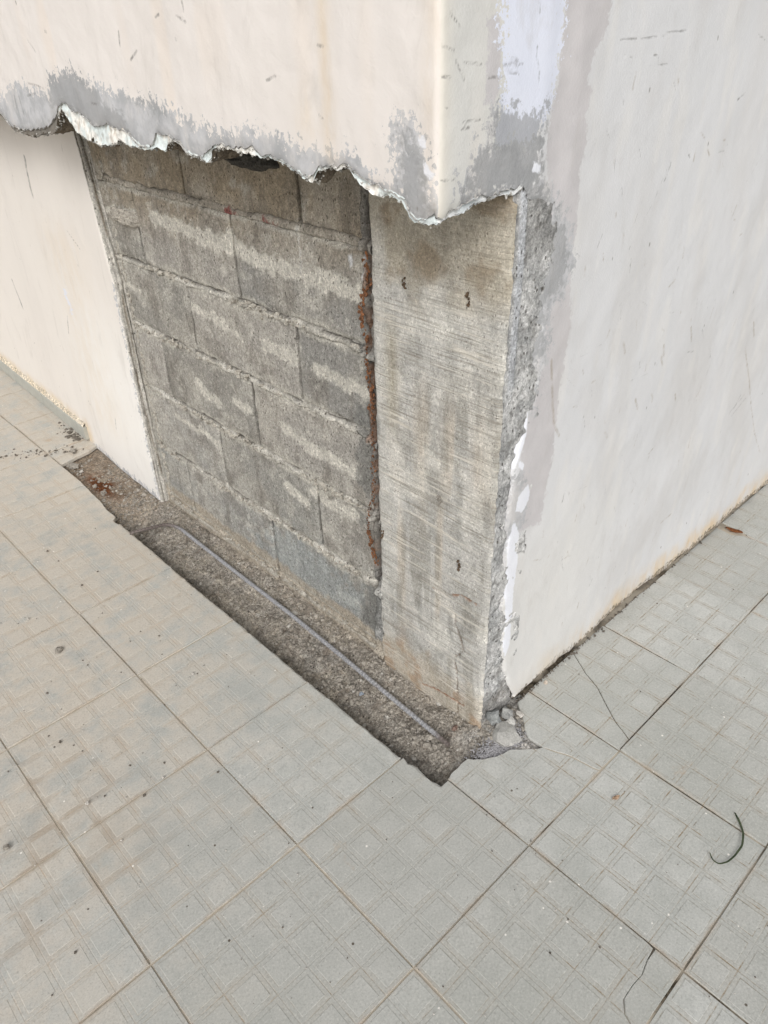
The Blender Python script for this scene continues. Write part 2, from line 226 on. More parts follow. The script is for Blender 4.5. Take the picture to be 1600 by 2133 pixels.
# ------------------------------------------------------------------ material helpers
class N:
    def __init__(s, name, rough=0.8, spec=0.3):
        s.m = bpy.data.materials.new(name); s.m.use_nodes = True; s.t = s.m.node_tree; s.t.nodes.clear()
        s.out = s.t.nodes.new('ShaderNodeOutputMaterial'); s.b = s.t.nodes.new('ShaderNodeBsdfPrincipled')
        s.t.links.new(s.b.outputs[0], s.out.inputs[0]); s.b.inputs['Roughness'].default_value = rough
        s.b.inputs['Specular IOR Level'].default_value = spec
        s.tc = s.t.nodes.new('ShaderNodeTexCoord')
    def set(s, sock, v):
        if isinstance(v, bpy.types.NodeSocket): s.t.links.new(v, sock)
        elif isinstance(v, np.ndarray): sock.default_value = (*[float(c) for c in v], 1) if len(v) == 3 and len(sock.default_value) == 4 else v.tolist()
        elif isinstance(v, tuple) and len(v) == 3 and hasattr(sock.default_value, '__len__') and len(sock.default_value) == 4: sock.default_value = (*v, 1)
        else: sock.default_value = v
    def attr(s, n, color=False):
        a = s.t.nodes.new('ShaderNodeAttribute'); a.attribute_name = n; return a.outputs['Color' if color else 'Fac']
    def math(s, op, a, b=0., c=0., clamp=False):
        n = s.t.nodes.new('ShaderNodeMath'); n.operation = op; n.use_clamp = clamp
        s.set(n.inputs[0], a); s.set(n.inputs[1], b)
        if op in ('MULTIPLY_ADD', 'COMPARE', 'SMOOTH_MIN'): s.set(n.inputs[2], c)
        return n.outputs[0]
    def mix(s, f, a, b, mode='MIX'):
        n = s.t.nodes.new('ShaderNodeMix'); n.data_type = 'RGBA'; n.blend_type = mode; n.clamp_factor = True
        s.set(n.inputs[0], f); s.set(n.inputs[6], a); s.set(n.inputs[7], b); return n.outputs[2]
    def map(s, v, a, b, c=0., d=1.):
        n = s.t.nodes.new('ShaderNodeMapRange'); n.interpolation_type = 'SMOOTHSTEP'
        for i, q in enumerate((v, a, b, c, d)): s.set(n.inputs[i], q)
        return n.outputs[0]
    def scale(s, v, k, off=(0, 0, 0)):
        n = s.t.nodes.new('ShaderNodeMapping'); s.set(n.inputs[0], v); n.inputs['Scale'].default_value = k; n.inputs['Location'].default_value = off
        return n.outputs[0]
    def noise(s, vec, scale, detail=4., rough=0.55, dist=0.):
        n = s.t.nodes.new('ShaderNodeTexNoise'); s.set(n.inputs['Vector'], vec); n.inputs['Scale'].default_value = scale
        n.inputs['Detail'].default_value = detail; n.inputs['Roughness'].default_value = rough; n.inputs['Distortion'].default_value = dist
        return n.outputs['Fac']
    def voro(s, vec, scale, feat='F1', rand=1.):
        n = s.t.nodes.new('ShaderNodeTexVoronoi'); n.feature = feat; s.set(n.inputs['Vector'], vec); n.inputs['Scale'].default_value = scale
        n.inputs['Randomness'].default_value = rand; return n.outputs['Distance']
    def bump(s, h, dist=0.002, strength=1., prev=None):
        n = s.t.nodes.new('ShaderNodeBump'); s.set(n.inputs['Height'], h); n.inputs['Distance'].default_value = dist; n.inputs['Strength'].default_value = strength
        if prev is not None: s.set(n.inputs['Normal'], prev)
        return n.outputs[0]
    def done(s, col, normal=None, rough=None):
        s.set(s.b.inputs['Base Color'], col)
        if normal is not None: s.set(s.b.inputs['Normal'], normal)
        if rough is not None: s.set(s.b.inputs['Roughness'], rough)
        return s.m
    @property
    def obj(s): return s.tc.outputs['Object']
    @property
    def pos(s):
        n = s.t.nodes.new('ShaderNodeNewGeometry'); return n.outputs['Position']
    def sep(s, v):
        n = s.t.nodes.new('ShaderNodeSeparateXYZ'); s.set(n.inputs[0], v); return n.outputs

# painted plaster: crisp patch borders come from signed distance attributes + fine noise
def painted_material():
    m = N('painted_plaster', 0.62, 0.35); p = m.pos
    nf = m.noise(p, 120, 5, 0.65); nm = m.noise(p, 28, 4, 0.6)
    nv = m.noise(m.scale(p, (90, 90, 30)), 1., 5, 0.7)          # brushed up and down
    nb = m.noise(p, 45, 5, 0.75)
    ragged = m.math('ADD', m.math('MULTIPLY', m.math('SUBTRACT', nv, 0.5), 0.13), m.math('ADD', m.math('MULTIPLY', m.math('SUBTRACT', nf, 0.5), 0.30), m.math('MULTIPLY', m.math('SUBTRACT', nb, 0.5), 0.26)))
    soft = m.math('MULTIPLY', m.math('SUBTRACT', nf, 0.5), 0.035)
    def mask(name, rag, w=0.006):
        return m.map(m.math('ADD', m.attr(name), rag), -w, w)
    col = m.attr('Col', True)
    col = m.mix(m.math('MULTIPLY', m.map(m.noise(m.scale(p, (6, 6, 1.6)), 1., 4, 0.6), 0.45, 0.75), 0.22), col, (0.60, 0.56, 0.52))
    col = m.mix(m.math('MULTIPLY', m.map(nf, 0.62, 0.8), 0.25), col, (0.55, 0.50, 0.45))
    mv = mask('mauve', m.math('ADD', soft, m.math('MULTIPLY', ragged, 0.22)), 0.009); col = m.mix(mv, col, m.mix(nm, lin(186, 183, 184), lin(207, 203, 203)))
    bl = mask('blue', m.math('MULTIPLY', ragged, 0.9)); col = m.mix(bl, col, m.mix(nm, lin(215, 219, 232), lin(228, 231, 242)))
    gr = mask('grey', ragged, 0.01); gcol = m.mix(m.map(nm, 0.35, 0.65), lin(168, 169, 171), lin(194, 194, 196)); gcol = m.mix(m.math('MULTIPLY', m.map(m.noise(m.scale(p, (14, 14, 6)), 1., 5, 0.7), 0.48, 0.66), 0.75), gcol, lin(204, 201, 199))
    gcol = m.mix(m.math('MULTIPLY', m.map(nf, 0.55, 0.7), 0.5), gcol, lin(205, 204, 203))
    col = m.mix(gr, col, gcol)
    gd = mask('greydark', m.math('MULTIPLY', ragged, 0.8), 0.02); col = m.mix(m.math('MULTIPLY', gd, 0.75), col, m.mix(nm, lin(142, 143, 144), lin(166, 166, 167)))
    wh = mask('white', soft); col = m.mix(wh, col, m.mix(nm, lin(224, 226, 234), lin(236, 237, 241)))
    st = m.attr('stain'); stn = m.math('MULTIPLY', st, m.map(m.noise(m.scale(p, (22, 22, 9)), 1., 5, 0.65), 0.25, 0.7))
    col = m.mix(stn, col, m.mix(nm, lin(196, 168, 128), lin(226, 208, 178)))
    di = mask('dirt', m.math('MULTIPLY', ragged, 0.5), 0.012); col = m.mix(m.math('MULTIPLY', di, m.map(nf, 0.35, 0.6)), col, m.mix(nm, lin(92, 82, 70), lin(150, 138, 120)))
    sb = m.map(m.math('ADD', m.attr('brown'), m.math('MULTIPLY', soft, 0.35)), -0.006, 0.008)
    col = m.mix(m.math('MULTIPLY', sb, m.map(nb, 0.36, 0.60, 0.1, 0.6)), col, lin(154, 140, 120))
    sc = m.map(m.math('ADD', m.attr('scuff'), m.math('MULTIPLY', soft, 0.35)), -0.004, 0.006)
    col = m.mix(m.math('MULTIPLY', sc, m.map(nb, 0.36, 0.60, 0.15, 0.75)), col, lin(120, 118, 115))
    # tiny nicks in the paint
    vv = m.voro(m.scale(p, (26, 26, 13)), 1.); vn = m.noise(p, 9, 2)
    smg = m.map(m.noise(m.scale(p, (16, 16, 5)), 1., 5, 0.7, 0.6), 0.56, 0.74); col = m.mix(m.math('MULTIPLY', smg, 0.22), col, lin(176, 170, 162))
    nick = m.math('MULTIPLY', m.map(vv, 0.07, 0.03), m.map(vn, 0.53, 0.62)); col = m.mix(m.math('MULTIPLY', nick, 0.75), col, lin(128, 124, 118))
    h = m.math('ADD', m.math('MULTIPLY', m.noise(p, 260, 4, 0.6), 0.5), m.math('MULTIPLY', nm, 0.8))
    h = m.math('ADD', h, m.math('MULTIPLY', m.math('ADD', gr, gd), m.math('ADD', -0.35, m.math('MULTIPLY', nf, 0.9))))
    h = m.math('SUBTRACT', h, m.math('MULTIPLY', m.math('ADD', sc, nick), 0.5))
    return m.done(col, m.bump(h, 0.0012, 0.7))
def raw_material(name, grain=1.0, dist=0.003, speck=0.5, streak=0.0, rough=0.95, pits=0.8):
    """bare concrete / block / mortar: large colour comes from the mesh, grain from noise"""
    m = N(name, rough, 0.15); p = m.pos
    g1 = m.noise(p, 330*grain, 5, 0.75); g2 = m.noise(p, 85*grain, 5, 0.7); g3 = m.noise(p, 22, 4, 0.6)
    col = m.attr('Col', True)
    g15 = m.noise(m.scale(p, (150, 150, 110)), grain, 4, 0.7)
    f = m.math('MULTIPLY', m.map(g1, 0.32, 0.68, 0.45, 1.60), m.map(g2, 0.28, 0.72, 0.72, 1.28)); f = m.math('MULTIPLY', f, m.map(g15, 0.3, 0.7, 0.62, 1.38))
    f = m.math('ADD', m.math('MULTIPLY', f, speck), 1-speck)
    f = m.math('MULTIPLY', f, m.map(g3, 0.3, 0.7, 0.90, 1.10))
    n = m.t.nodes.new('ShaderNodeVectorMath'); n.operation = 'SCALE'; m.set(n.inputs[0], col); m.set(n.inputs['Scale'], f); col = n.outputs[0]
    v = m.voro(m.scale(p, (170*grain, 170*grain, 110*grain)), 1.); pit = m.map(v, 0.34, 0.16); pit = m.math('MULTIPLY', pit, m.map(g2, 0.48, 0.58))
    col = m.mix(m.math('MULTIPLY', pit, pits), col, lin(74, 68, 58))
    h = m.math('SUBTRACT', m.math('ADD', m.math('MULTIPLY', g1, 0.8), g2), m.math('MULTIPLY', pit, 0.8))
    if streak:
        s = m.noise(m.scale(p, (6, 6, 300)), 1., 3, 0.7); s2 = m.noise(m.scale(p, (5, 5, 110)), 1., 4, 0.75)
        brk = m.map(m.noise(p, 14, 4, 0.65), 0.34, 0.56, 0.25, 1.0); _, _, pz = m.sep(p); brk = m.math('MULTIPLY', brk, m.map(pz, 3.15*T, 2.75*T, 0.35, 1.0))
        sm = m.math('MULTIPLY', m.map(s, 0.50, 0.64), brk); col = m.mix(m.math('MULTIPLY', sm, 0.62), col, lin(132, 126, 115))
        col = m.mix(m.math('MULTIPLY', m.map(s2, 0.54, 0.66), m.math('MULTIPLY', brk, 0.65)), col, lin(214, 208, 196))
        h = m.math('ADD', m.math('MULTIPLY', h, 0.6), m.math('ADD', m.math('MULTIPLY', s, -1.3*streak), m.math('MULTIPLY', s2, 1.2*streak)))
    return m.done(col, m.bump(h, dist, 0.9))
def tile_material():
    m = N('embossed_floor_tile', 0.55, 0.35); p = m.pos; x, y, z = m.sep(m.obj)
    big = m.noise(p, 2.2, 4, 0.6); mid = m.noise(p, 11, 5, 0.65); fine = m.noise(p, 420, 4, 0.8); sm = m.noise(p, 60, 4, 0.65)
    wob = m.math('MULTIPLY', m.math('SUBTRACT', m.noise(p, 60, 3), 0.5), 0.03)
    def tri(c):
        f = m.math('FRACT', m.math('ADD', m.math('MULTIPLY', c, 5/T), 10.0)); return m.math('ABSOLUTE', m.math('SUBTRACT', f, 0.5))
    ax, ay = tri(x), tri(y); d = m.math('ADD', m.math('MAXIMUM', ax, ay), wob)          # 0 centre .. 0.5 border of the cell
    info = m.t.nodes.new('ShaderNodeObjectInfo')
    base = m.mix(m.map(mid, 0.3, 0.7), lin(178, 179, 174), lin(196, 196, 191))
    base = m.mix(m.math('MULTIPLY', info.outputs['Random'], 0.50), base, lin(166, 165, 158))
    px, py, pz = m.sep(p)
    # dusty side of the floor: left of the trench
    du = m.math('ADD', m.math('MULTIPLY', py, 1/T), m.math('MULTIPLY', px, -0.55/T))
    du = m.map(m.math('ADD', du, m.math('MULTIPLY', m.math('SUBTRACT', big, 0.5), 3.5)), 0.2, 3.4)
    patch = m.map(m.math('ADD', mid, m.math('MULTIPLY', du, 0.16)), 0.46, 0.72)
    base = m.mix(m.math('MULTIPLY', m.math('MULTIPLY', du, patch), 0.85), base, m.mix(sm, lin(192, 182, 168), lin(205, 197, 184)))
    base = m.mix(m.math('MULTIPLY', m.math('SUBTRACT', 1., du), m.math('MULTIPLY', m.map(big, 0.45, 0.65), 0.45)), base, lin(164, 165, 158))
    rt = m.map(m.math('SUBTRACT', px, m.math('MULTIPLY', py, 0.5)), 0.10, 0.50, 1.0, 1.9); band = m.map(d, 0.365, 0.385); groove = m.map(d, 0.478, 0.492); edge = m.math('MULTIPLY', m.map(d, 0.352, 0.366), m.map(d, 0.392, 0.376))
    bm_ = m.map(mid, 0.42, 0.70, 0.0, 0.42)
    col = m.mix(m.math('MULTIPLY', band, bm_), base, m.mix(du, lin(164, 158, 146), lin(182, 170, 153)))
    n2 = m.noise(p, 34, 4, 0.7)
    col = m.mix(m.math('MULTIPLY', groove, m.math('MULTIPLY', m.math('MULTIPLY', m.map(n2, 0.36, 0.70, 0.10, 0.75), rt), m.map(mid, 0.40, 0.60, 0.30, 1.0))), col, m.mix(du, lin(140, 124, 100), lin(196, 172, 146)))
    ed = m.mix(du, lin(140, 132, 116), lin(202, 192, 176))
    col = m.mix(m.math('MULTIPLY', edge, m.math('MULTIPLY', rt, m.map(m.noise(p, 24, 4, 0.7), 0.44, 0.70, 0.05, 0.6))), col, ed)
    # rim of the tile gathers dirt
    rx = m.math('ABSOLUTE', m.math('SUBTRACT', m.math('FRACT', m.math('ADD', m.math('MULTIPLY', x, 1/T), 20.0)), 0.5))
    ry = m.math('ABSOLUTE', m.math('SUBTRACT', m.math('FRACT', m.math('ADD', m.math('MULTIPLY', y, 1/T), 20.0)), 0.5))
    r = m.math('MAXIMUM', rx, ry); rim = m.map(m.math('ADD', r, m.math('MULTIPLY', m.math('SUBTRACT', sm, 0.5), 0.03)), 0.478, 0.497)
    col = m.mix(m.math('MULTIPLY', rim, m.map(mid, 0.42, 0.62, 0.0, 0.6)), col, m.mix(n2, lin(142, 130, 114), lin(194, 176, 156)))
    # grain, specks, pale flecks, rusty blots
    gr2 = m.noise(p, 260, 3, 0.8)
    col = m.mix(m.math('MULTIPLY', m.map(gr2, 0.50, 0.72), 0.42), col, lin(122, 120, 113)); col = m.mix(m.math('MULTIPLY', m.map(gr2, 0.48, 0.28), 0.38), col, lin(218, 216, 208))
    sc_ = m.noise(m.scale(p, (8, 60, 8), (2, 1, 0)), 1., 5, 0.75, 1.5); col = m.mix(m.math('MULTIPLY', m.map(sc_, 0.60, 0.74), 0.35), col, lin(206, 200, 190))
    spot = m.math('MULTIPLY', m.map(m.math('ADD', px, 0.30), 0.28, 0.0), m.map(m.math('ABSOLUTE', m.math('SUBTRACT', py, 0.66)), 0.36, 0.05)); spot = m.math('MULTIPLY', spot, m.map(m.noise(p, 13, 4, .6), .40, .62))
    col = m.mix(m.math('MULTIPLY', spot, m.math('ADD', m.math('MULTIPLY', band, 0.32), 0.16)), col, lin(150, 132, 112))
    col = m.mix(m.math('MULTIPLY', m.map(fine, 0.52, 0.70), 0.22), col, lin(118, 116, 110))
    col = m.mix(m.math('MULTIPLY', m.map(fine, 0.46, 0.30), 0.22), col, lin(222, 221, 216))
    v = m.voro(p, 30.); vk = m.noise(p, 5, 2)
    col = m.mix(m.math('MULTIPLY', m.map(v, 0.075, 0.045), m.map(vk, 0.48, 0.56)), col, lin(232, 228, 220))
    v2 = m.voro(m.scale(p, (1, 1, 1), (3.3, 1.7, 0)), 24.); col = m.mix(m.math('MULTIPLY', m.map(v2, 0.07, 0.04), m.map(vk, 0.52, 0.44)), col, lin(92, 84, 74))
    bl = m.noise(m.scale(p, (1, 1, 1), (5, 2, 0)), 7, 5, 0.7); col = m.mix(m.math('MULTIPLY', m.map(bl, 0.64, 0.76), 0.5), col, lin(176, 146, 112))
    h = m.math('SUBTRACT', m.math('MULTIPLY', m.map(d, 0.374, 0.364), 0.25), m.math('MULTIPLY', groove, 1.0))
    h = m.math('ADD', h, m.math('MULTIPLY', fine, 0.35)); h = m.math('ADD', h, m.math('MULTIPLY', sm, 0.3))
    return m.done(col, m.bump(h, 0.0005, 0.45), m.map(mid, 0.3, 0.7, 0.5, 0.72))
def flat_material(name, c1, c2, scale=60, rough=0.85, dist=0.002, spec=0.2, metal=0.):
    m = N(name, rough, spec); p = m.pos; n = m.noise(p, scale, 5, 0.7); n2 = m.noise(p, scale*4, 4, 0.7)
    col = m.mix(m.map(m.math('ADD', m.math('MULTIPLY', n, 0.6), m.math('MULTIPLY', n2, 0.4)), 0.35, 0.65), c1, c2)
    m.b.inputs['Metallic'].default_value = metal
    return m.done(col, m.bump(m.math('ADD', n, n2), dist, 0.9))

PAINT = painted_material()
BLOCK = raw_material('concrete_block', 1.0, 0.004, 0.52, pits=0.7)
CONC = raw_material('cast_concrete', 1.2, 0.0018, 0.42, streak=1.0, pits=0.45)
MORTAR = raw_material('rough_mortar', 0.8, 0.005, 0.55)
SMOOTHM = raw_material('old_paint_layer', 1.0, 0.001, 0.12, pits=0.1)
SOIL = raw_material('trench_soil', 0.7, 0.006, 0.75)
TILE = tile_material()
def grout_material():
    m = N('grout_dirt', 0.95, 0.1); p = m.pos; n = m.noise(p, 3.2, 3, .6); n2 = m.noise(p, 90, 4, .7)
    col = m.mix(m.map(n2, .35, .65), lin(58, 52, 44), lin(112, 102, 88)); x_, y_, z_ = m.sep(p); side = m.map(m.math('ADD', x_, m.math('MULTIPLY', y_, -0.35)), 0.05, 0.40, -0.15, 0.04)
    col = m.mix(m.map(m.math('SUBTRACT', n, side), .43, .52), col, m.mix(n2, lin(158, 152, 140), lin(196, 184, 166)))
    return m.done(col, m.bump(n2, .002, .8))
GROUT = grout_material()
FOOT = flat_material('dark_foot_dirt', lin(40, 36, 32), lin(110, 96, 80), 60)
RUST = flat_material('rust_scale', lin(70, 52, 42), lin(156, 108, 76), 60, 0.95, 0.004)
STUB = flat_material('rusty_crumb', lin(78, 66, 54), lin(128, 108, 88), 140, 0.95, 0.004)
SKIRT = flat_material('grey_ceramic', lin(166, 166, 158), lin(178, 177, 169), 25, 0.5, 0.0005)
STONE = flat_material('grey_stone', lin(118, 112, 104), lin(168, 162, 152), 120)
PALE = flat_material('pale_plaster_crumb', lin(176, 170, 162), lin(214, 210, 202), 120)
DARKM = flat_material('dark_mortar', lin(52, 52, 50), lin(104, 102, 98), 150, 0.95, 0.006)

# ------------------------------------------------------------------ edge profiles
def fn(pts, rev=False):
    p = sorted(pts); xs = np.array([a for a, b in p]); ys = np.array([b for a, b in p])
    return lambda q: np.interp(q, xs, ys)
XC = 0.975                                   # plane of the thick outer wall above
def Yr(X): return 0.80-0.009*(np.asarray(X)-1.5)      # plane of the right wall
def Xp(Y): return 1.44+0.04*(np.asarray(Y)-5.16)      # plane of the left painted wall
zA_l = fn(TR['edgeA']); zB_l = fn(TR['edgeB']); zA_s = fn(TR['sideA']); zB_s = fn(TR['sideB'])
XEND = 1.532
# path parameter: arc along the outer wall, left face then corner then side face
ys1 = np.concatenate([np.linspace(16, 8, 16)[:-1], np.linspace(8, 5.3, 60)[:-1], np.arange(5.3, 0.84, -0.012)])
rc = 0.03; Y0 = float(Yr(XC))
path = [(XC, y, 0, y) for y in ys1]
for k in range(7):
    a = k/6*math.pi/2; path.append((XC+rc-rc*math.cos(a), Y0+rc-rc*math.sin(a), k/6, None))
xs1 = np.arange(XC+rc+0.012, XEND, 0.012)
path += [(x, float(Yr(x)), 1, None) for x in xs1] + [(XEND, float(Yr(XEND)), 1, None)]
PX = np.array([p[0] for p in path]); PY = np.array([p[1] for p in path]); PW = np.array([p[2] for p in path])
NX = -(1-PW); NY = -PW; nn = np.hypot(NX, NY); NX /= nn; NY /= nn
S = np.concatenate([[0], np.cumsum(np.hypot(np.diff(PX), np.diff(PY)))])
def edge_z(fl, fs, seed, amp):
    z = np.where(PW <= 0.5, fl(PY), fs(PX))
    j = (np.abs(fbm(S, S*0+seed, 24, 3, seed)-0.5)-0.1)*amp*2.2 + (vnoise(S*70, S*0, seed+3)-0.5)*amp*1.1
    return z+j
EA = edge_z(zA_l, zA_s, 5, 0.014); EB = edge_z(zB_l, zB_s, 9, 0.012)
EB = np.minimum(EB, EA-0.004)
EA[-1] = EB[-1] = 3.566; EA[-2] = min(EA[-2], 3.563)

def paint_attrs(u, v, side, hx):
    """u,v plane coordinates (tile units). side 0: faces the left, 1: faces the right"""
    A = {k: np.full(u.shape, -0.3) for k in ('grey', 'greydark', 'blue', 'mauve', 'white', 'dirt', 'scuff', 'brown')}
    A['stain'] = np.zeros(u.shape)
    if side == 0:
        A['grey'] = np.maximum(poly_sd(u, v, TR['G1']), poly_sd(u, v, TR['G2']))
        A['greydark'] = np.maximum(np.maximum(poly_sd(u, v, TR['G1d']), poly_sd(u, v, TR['G1e'])-0.03), poly_sd(u, v, TR['G2'])-0.05)
        A['white'] = np.maximum(poly_sd(u, v, TR['G2c']), poly_sd(u, v, TR['G2d']))
        A['scuff'] = strokes(u, v, SC['casing'], 0.0075)
        rust = np.exp(-((u-1.46)/0.05)**2)*sstep(3.55, 3.8, v)*0.55*(1-sstep(4.0, 4.6, v)*0.5) + np.exp(-((u-1.62)/0.08)**2)*0.35*sstep(3.65, 3.8, v)*sstep(4.1, 3.8, v)
        A['stain'] = rust + 0.30*np.exp(-((u-0.84)/0.05)**2)
    else:
        A['grey'] = np.maximum(np.maximum(poly_sd(u, v, TR['grey3'])-0.02, poly_sd(u, v, TR['grey4'])), poly_sd(u, v, TR['greylip']))
        A['greydark'] = np.maximum(poly_sd(u, v, TR['base_grey']), np.maximum(poly_sd(u, v, TR['grey3'])-0.05, poly_sd(u, v, TR['grey4'])-0.05))
        A['blue'] = poly_sd(u, v, TR['blue1']); A['grey'] = np.where(u < 1.75, np.minimum(A['grey'], 0.05-0.9*np.maximum(A['blue'], -0.05)), A['grey']); A['grey'] = np.where((A['blue'] > 0.0), np.clip(A['grey'], -0.3, 0.02-0.25*sstep(3.70, 3.95, v)), A['grey'])
        A['mauve'] = np.maximum(poly_sd(u, v, TR['mauve1']), poly_sd(u, v, TR['mauve2']))
        w = np.full(u.shape, -0.3)
        for q in TR['white']: w = np.maximum(w, poly_sd(u, v, q))
        A['white'] = w
        r = random.Random(11); extra = []; eb = []
        for k in range(150):
            x0 = 2.0+abs(r.gauss(0, 1))*1.6; z0 = r.uniform(0.3, 3.9); L = r.uniform(0.015, 0.09); a = r.gauss(math.pi/2, 0.35) if r.random() < .75 else r.uniform(0, 3.14)
            (eb if r.random() < 0.55 else extra).append([(x0, z0), (x0+math.cos(a)*L, z0+math.sin(a)*L)])
        A['scuff'] = np.maximum(strokes(u, v, SC['side']+SC['right'], 0.0055), np.maximum(strokes(u, v, extra, 0.0035), strokes(u, v, SC['thin'], 0.002)))
        A['brown'] = np.maximum(strokes(u, v, SC['brown'], 0.010), strokes(u, v, eb, 0.006))
        A['stain'] = np.clip(sstep(0.30, 0.02, v+(fbm(u, v, 5, 3, 3)-.5)*0.2)*(0.45+0.75*sstep(2.0, 3.6, u)), 0, 1)*sstep(1.6, 2.2, u)
        A['dirt'] = np.where(u > 1.9, 0.03+0.045*sstep(2.2, 3.2, u)-v, -0.3)*1.0
    return A
CREAM = lin(224, 218, 213); WHITE = lin(211, 211, 212); PANEL = lin(226, 220, 213)

# ------------------------------------------------------------------ the thick outer wall with the broken lower edge
wall_up = empty('broken_wall', (XC, Y0, 3.5), label='thick overhanging cream wall whose ragged broken lower edge hangs over the bare blocks', cat='wall')
dz = np.concatenate([np.arange(0, 1.15, 0.012), np.linspace(1.2, 6.2, 14)])
dzA = dz[:, None]
Z = EA[None, :]+dzA; far = dzA > 1.15; Z = np.where(far, 3.6+dzA, Z)
Xg = np.repeat(PX[None], len(dz), 0); Yg = np.repeat(PY[None], len(dz), 0)
dis = (fbm(S[None]+Z*0, Z, 1.3, 3, 2)-0.5)*0.030 + (fbm(S[None]+Z*0, Z, 9, 3, 4)-0.5)*0.008
dis = dis - 0.012*np.exp(-dzA/0.02)
dis = dis*np.where(PW == 1, sstep(XEND, XEND-0.25, PX), 1)[None]
Pg = stk([Xg+NX[None]*dis, Yg+NY[None]*dis, Z], -1)
A0 = paint_attrs(Yg, Z, 0, None); A1 = paint_attrs(Xg, Z, 1, None); isS = (PW[None] > 0.5)+Z*0 > 0.5
A = {k: np.where(isS, A1[k], A0[k]) for k in A0}
A['grey'] = np.maximum(A['grey'], np.where(isS, -0.3, 0.035-(Z-EA[None])))      # chipped rim
col = np.where(isS[..., None], lin(209, 208, 204), CREAM)+Z[..., None]*0
cm = (np.exp(-((PX-XC)/0.06)**2)*(PW > 0.5))[None]*np.ones_like(Z); col = mixc(col, cm*0.6, lin(228, 220, 205))
lm = sstep(0.72, 0.95, vnoise(S[None]*5+Z*0, Z*1.2, 8))*0.5; col = mixc(col, lm, lin(226, 214, 202))
sheet('outer_render', Pg, PAINT, flip=False, attrs=A, col=col, parent=wall_up)
# older coat showing below: pale blue and white flakes
def layer(name, top, bot, off0, off1, mat, colfn, nrow=7, seed=3, rough=0.006):
    t = np.linspace(0, 1, nrow)[:, None]; Zl = bot[None]*(1-t)+top[None]*t
    off = off0*(1-t)+off1*t + (fbm(S[None]+t, Zl*1.0, 30, 3, seed)-0.5)*rough*2
    if (PW == 1).any(): off = off*np.where(PW == 1, sstep(XEND, XEND-0.08, PX), 1)[None]
    Pl = stk([PX[None]-NX[None]*off, PY[None]-NY[None]*off, Zl], -1)
    return sheet(name, Pl, mat, col=colfn(S[None]+t*0, Zl, Pl), parent=wall_up)
def col_lip(s, z, P):
    c = np.zeros(s.shape+(3,))+lin(216, 224, 223)
    n = fbm(P[..., 1], P[..., 0]+z, 9, 3, 31)
    c = mixc(c, sstep(0.5, 0.6, n), lin(238, 236, 230)); c = mixc(c, sstep(0.62, 0.7, fbm(P[..., 1], z, 24, 3, 33))*0.6, lin(190, 176, 160))
    dark = sstep(4.30, 4.42, P[..., 1]); c = mixc(c, sstep(.56, .68, fbm(P[..., 1], z, 40, 4, 35))*0.5, lin(164, 160, 152)); c = mixc(c, dark*0.95, lin(112, 106, 98))
    side = sstep(0.95, 1.05, P[..., 0])*(P[..., 1] < 1); c = mixc(c, side*0.6, lin(186, 190, 194))
    return c
layer('old_paint_coat', EA+0.05, EB-0.004, 0.013, 0.022, SMOOTHM, col_lip, 9, rough=0.012)
layer('crumbled_core', EB+0.02, EB-0.004+(fbm(S, S*0, 18, 4, 77)-.5)*0.030, 0.045, 0.070, MORTAR, lambda s, z, P: mixc(np.zeros(s.shape+(3,))+lin(150, 144, 134), fbm(s, z, 20, 3, 5), lin(110, 102, 92)), 8, rough=0.03)
layer('render_edge', EA-0.0005, EA-0.003, 0.004, 0.024, MORTAR, lambda s, z, P: np.zeros(s.shape+(3,))+lin(184, 182, 178), 4, rough=0.004)
r = random.Random(77); it = []
for k in range(900):
    i = r.randrange(60, len(S)-6); d_ = r.uniform(0.014, 0.06); s_ = r.uniform(0.003, 0.009)
    it.append((PX[i]-NX[i]*d_, PY[i]-NY[i]*d_+r.uniform(-.006, .006), EB[i]+r.gauss(0, .006), s_, s_*1.2, s_))
lumps('render_crumbs', it, flat_material('render_crumb', lin(150, 146, 138), lin(214, 212, 206), 120), parent=wall_up, kind='stuff', seed=9)
# underside of the break, real depth back to the blocks
nd = 26; t = np.linspace(0, 1, nd)[:, None]
selL = PW == 0
YL = np.concatenate([PY[selL], [Y0+0.02]]); ebL = np.concatenate([EB[selL], [EB[selL][-1]]])
Xu = XC+0.012+(1.50-XC-0.012)*t + YL[None]*0; Yu = YL[None]+Xu*0
zs = np.interp(Xu, PX[PW == 1], EB[PW == 1]); z0 = float(EB[PW == 1][0])
Zu = ebL[None] + (zs-z0)*np.exp(-(Yu-Y0)/0.35) + 0.02*t + (fbm(Xu, Yu, 14, 4, 12)-0.45)*0.10*np.minimum(1, t*6)*sstep(0, 0.15, 1-t*0.0)
Zu[0] = ebL
# deep cavity near the far left notch
Zu += 0.12*np.exp(-((Yu-4.15)/0.18)**2)*sstep(0.05, 0.3, t)
cu = mixc(np.zeros(Xu.shape+(3,))+lin(96, 86, 74), fbm(Xu, Yu, 20, 3, 1), lin(140, 130, 116))
sheet('broken_underside', stk([Xu, Yu, Zu], -1), MORTAR, flip=False, col=cu, parent=wall_up)
# side lip underside
selS = PW == 1; t2 = np.linspace(0, 1, 5)[:, None]
Xs = PX[selS][None]+t2*0; Ysd = PY[selS][None]+0.012+0.05*t2; Zs = EB[selS][None]+0.012*t2+(fbm(Xs, Ysd, 30, 3, 6)-.5)*0.01*t2
sheet('broken_underside', stk([Xs, Ysd, Zs], -1), MORTAR, flip=True, col=np.zeros(Xs.shape+(3,))+lin(140, 138, 134), parent=wall_up)

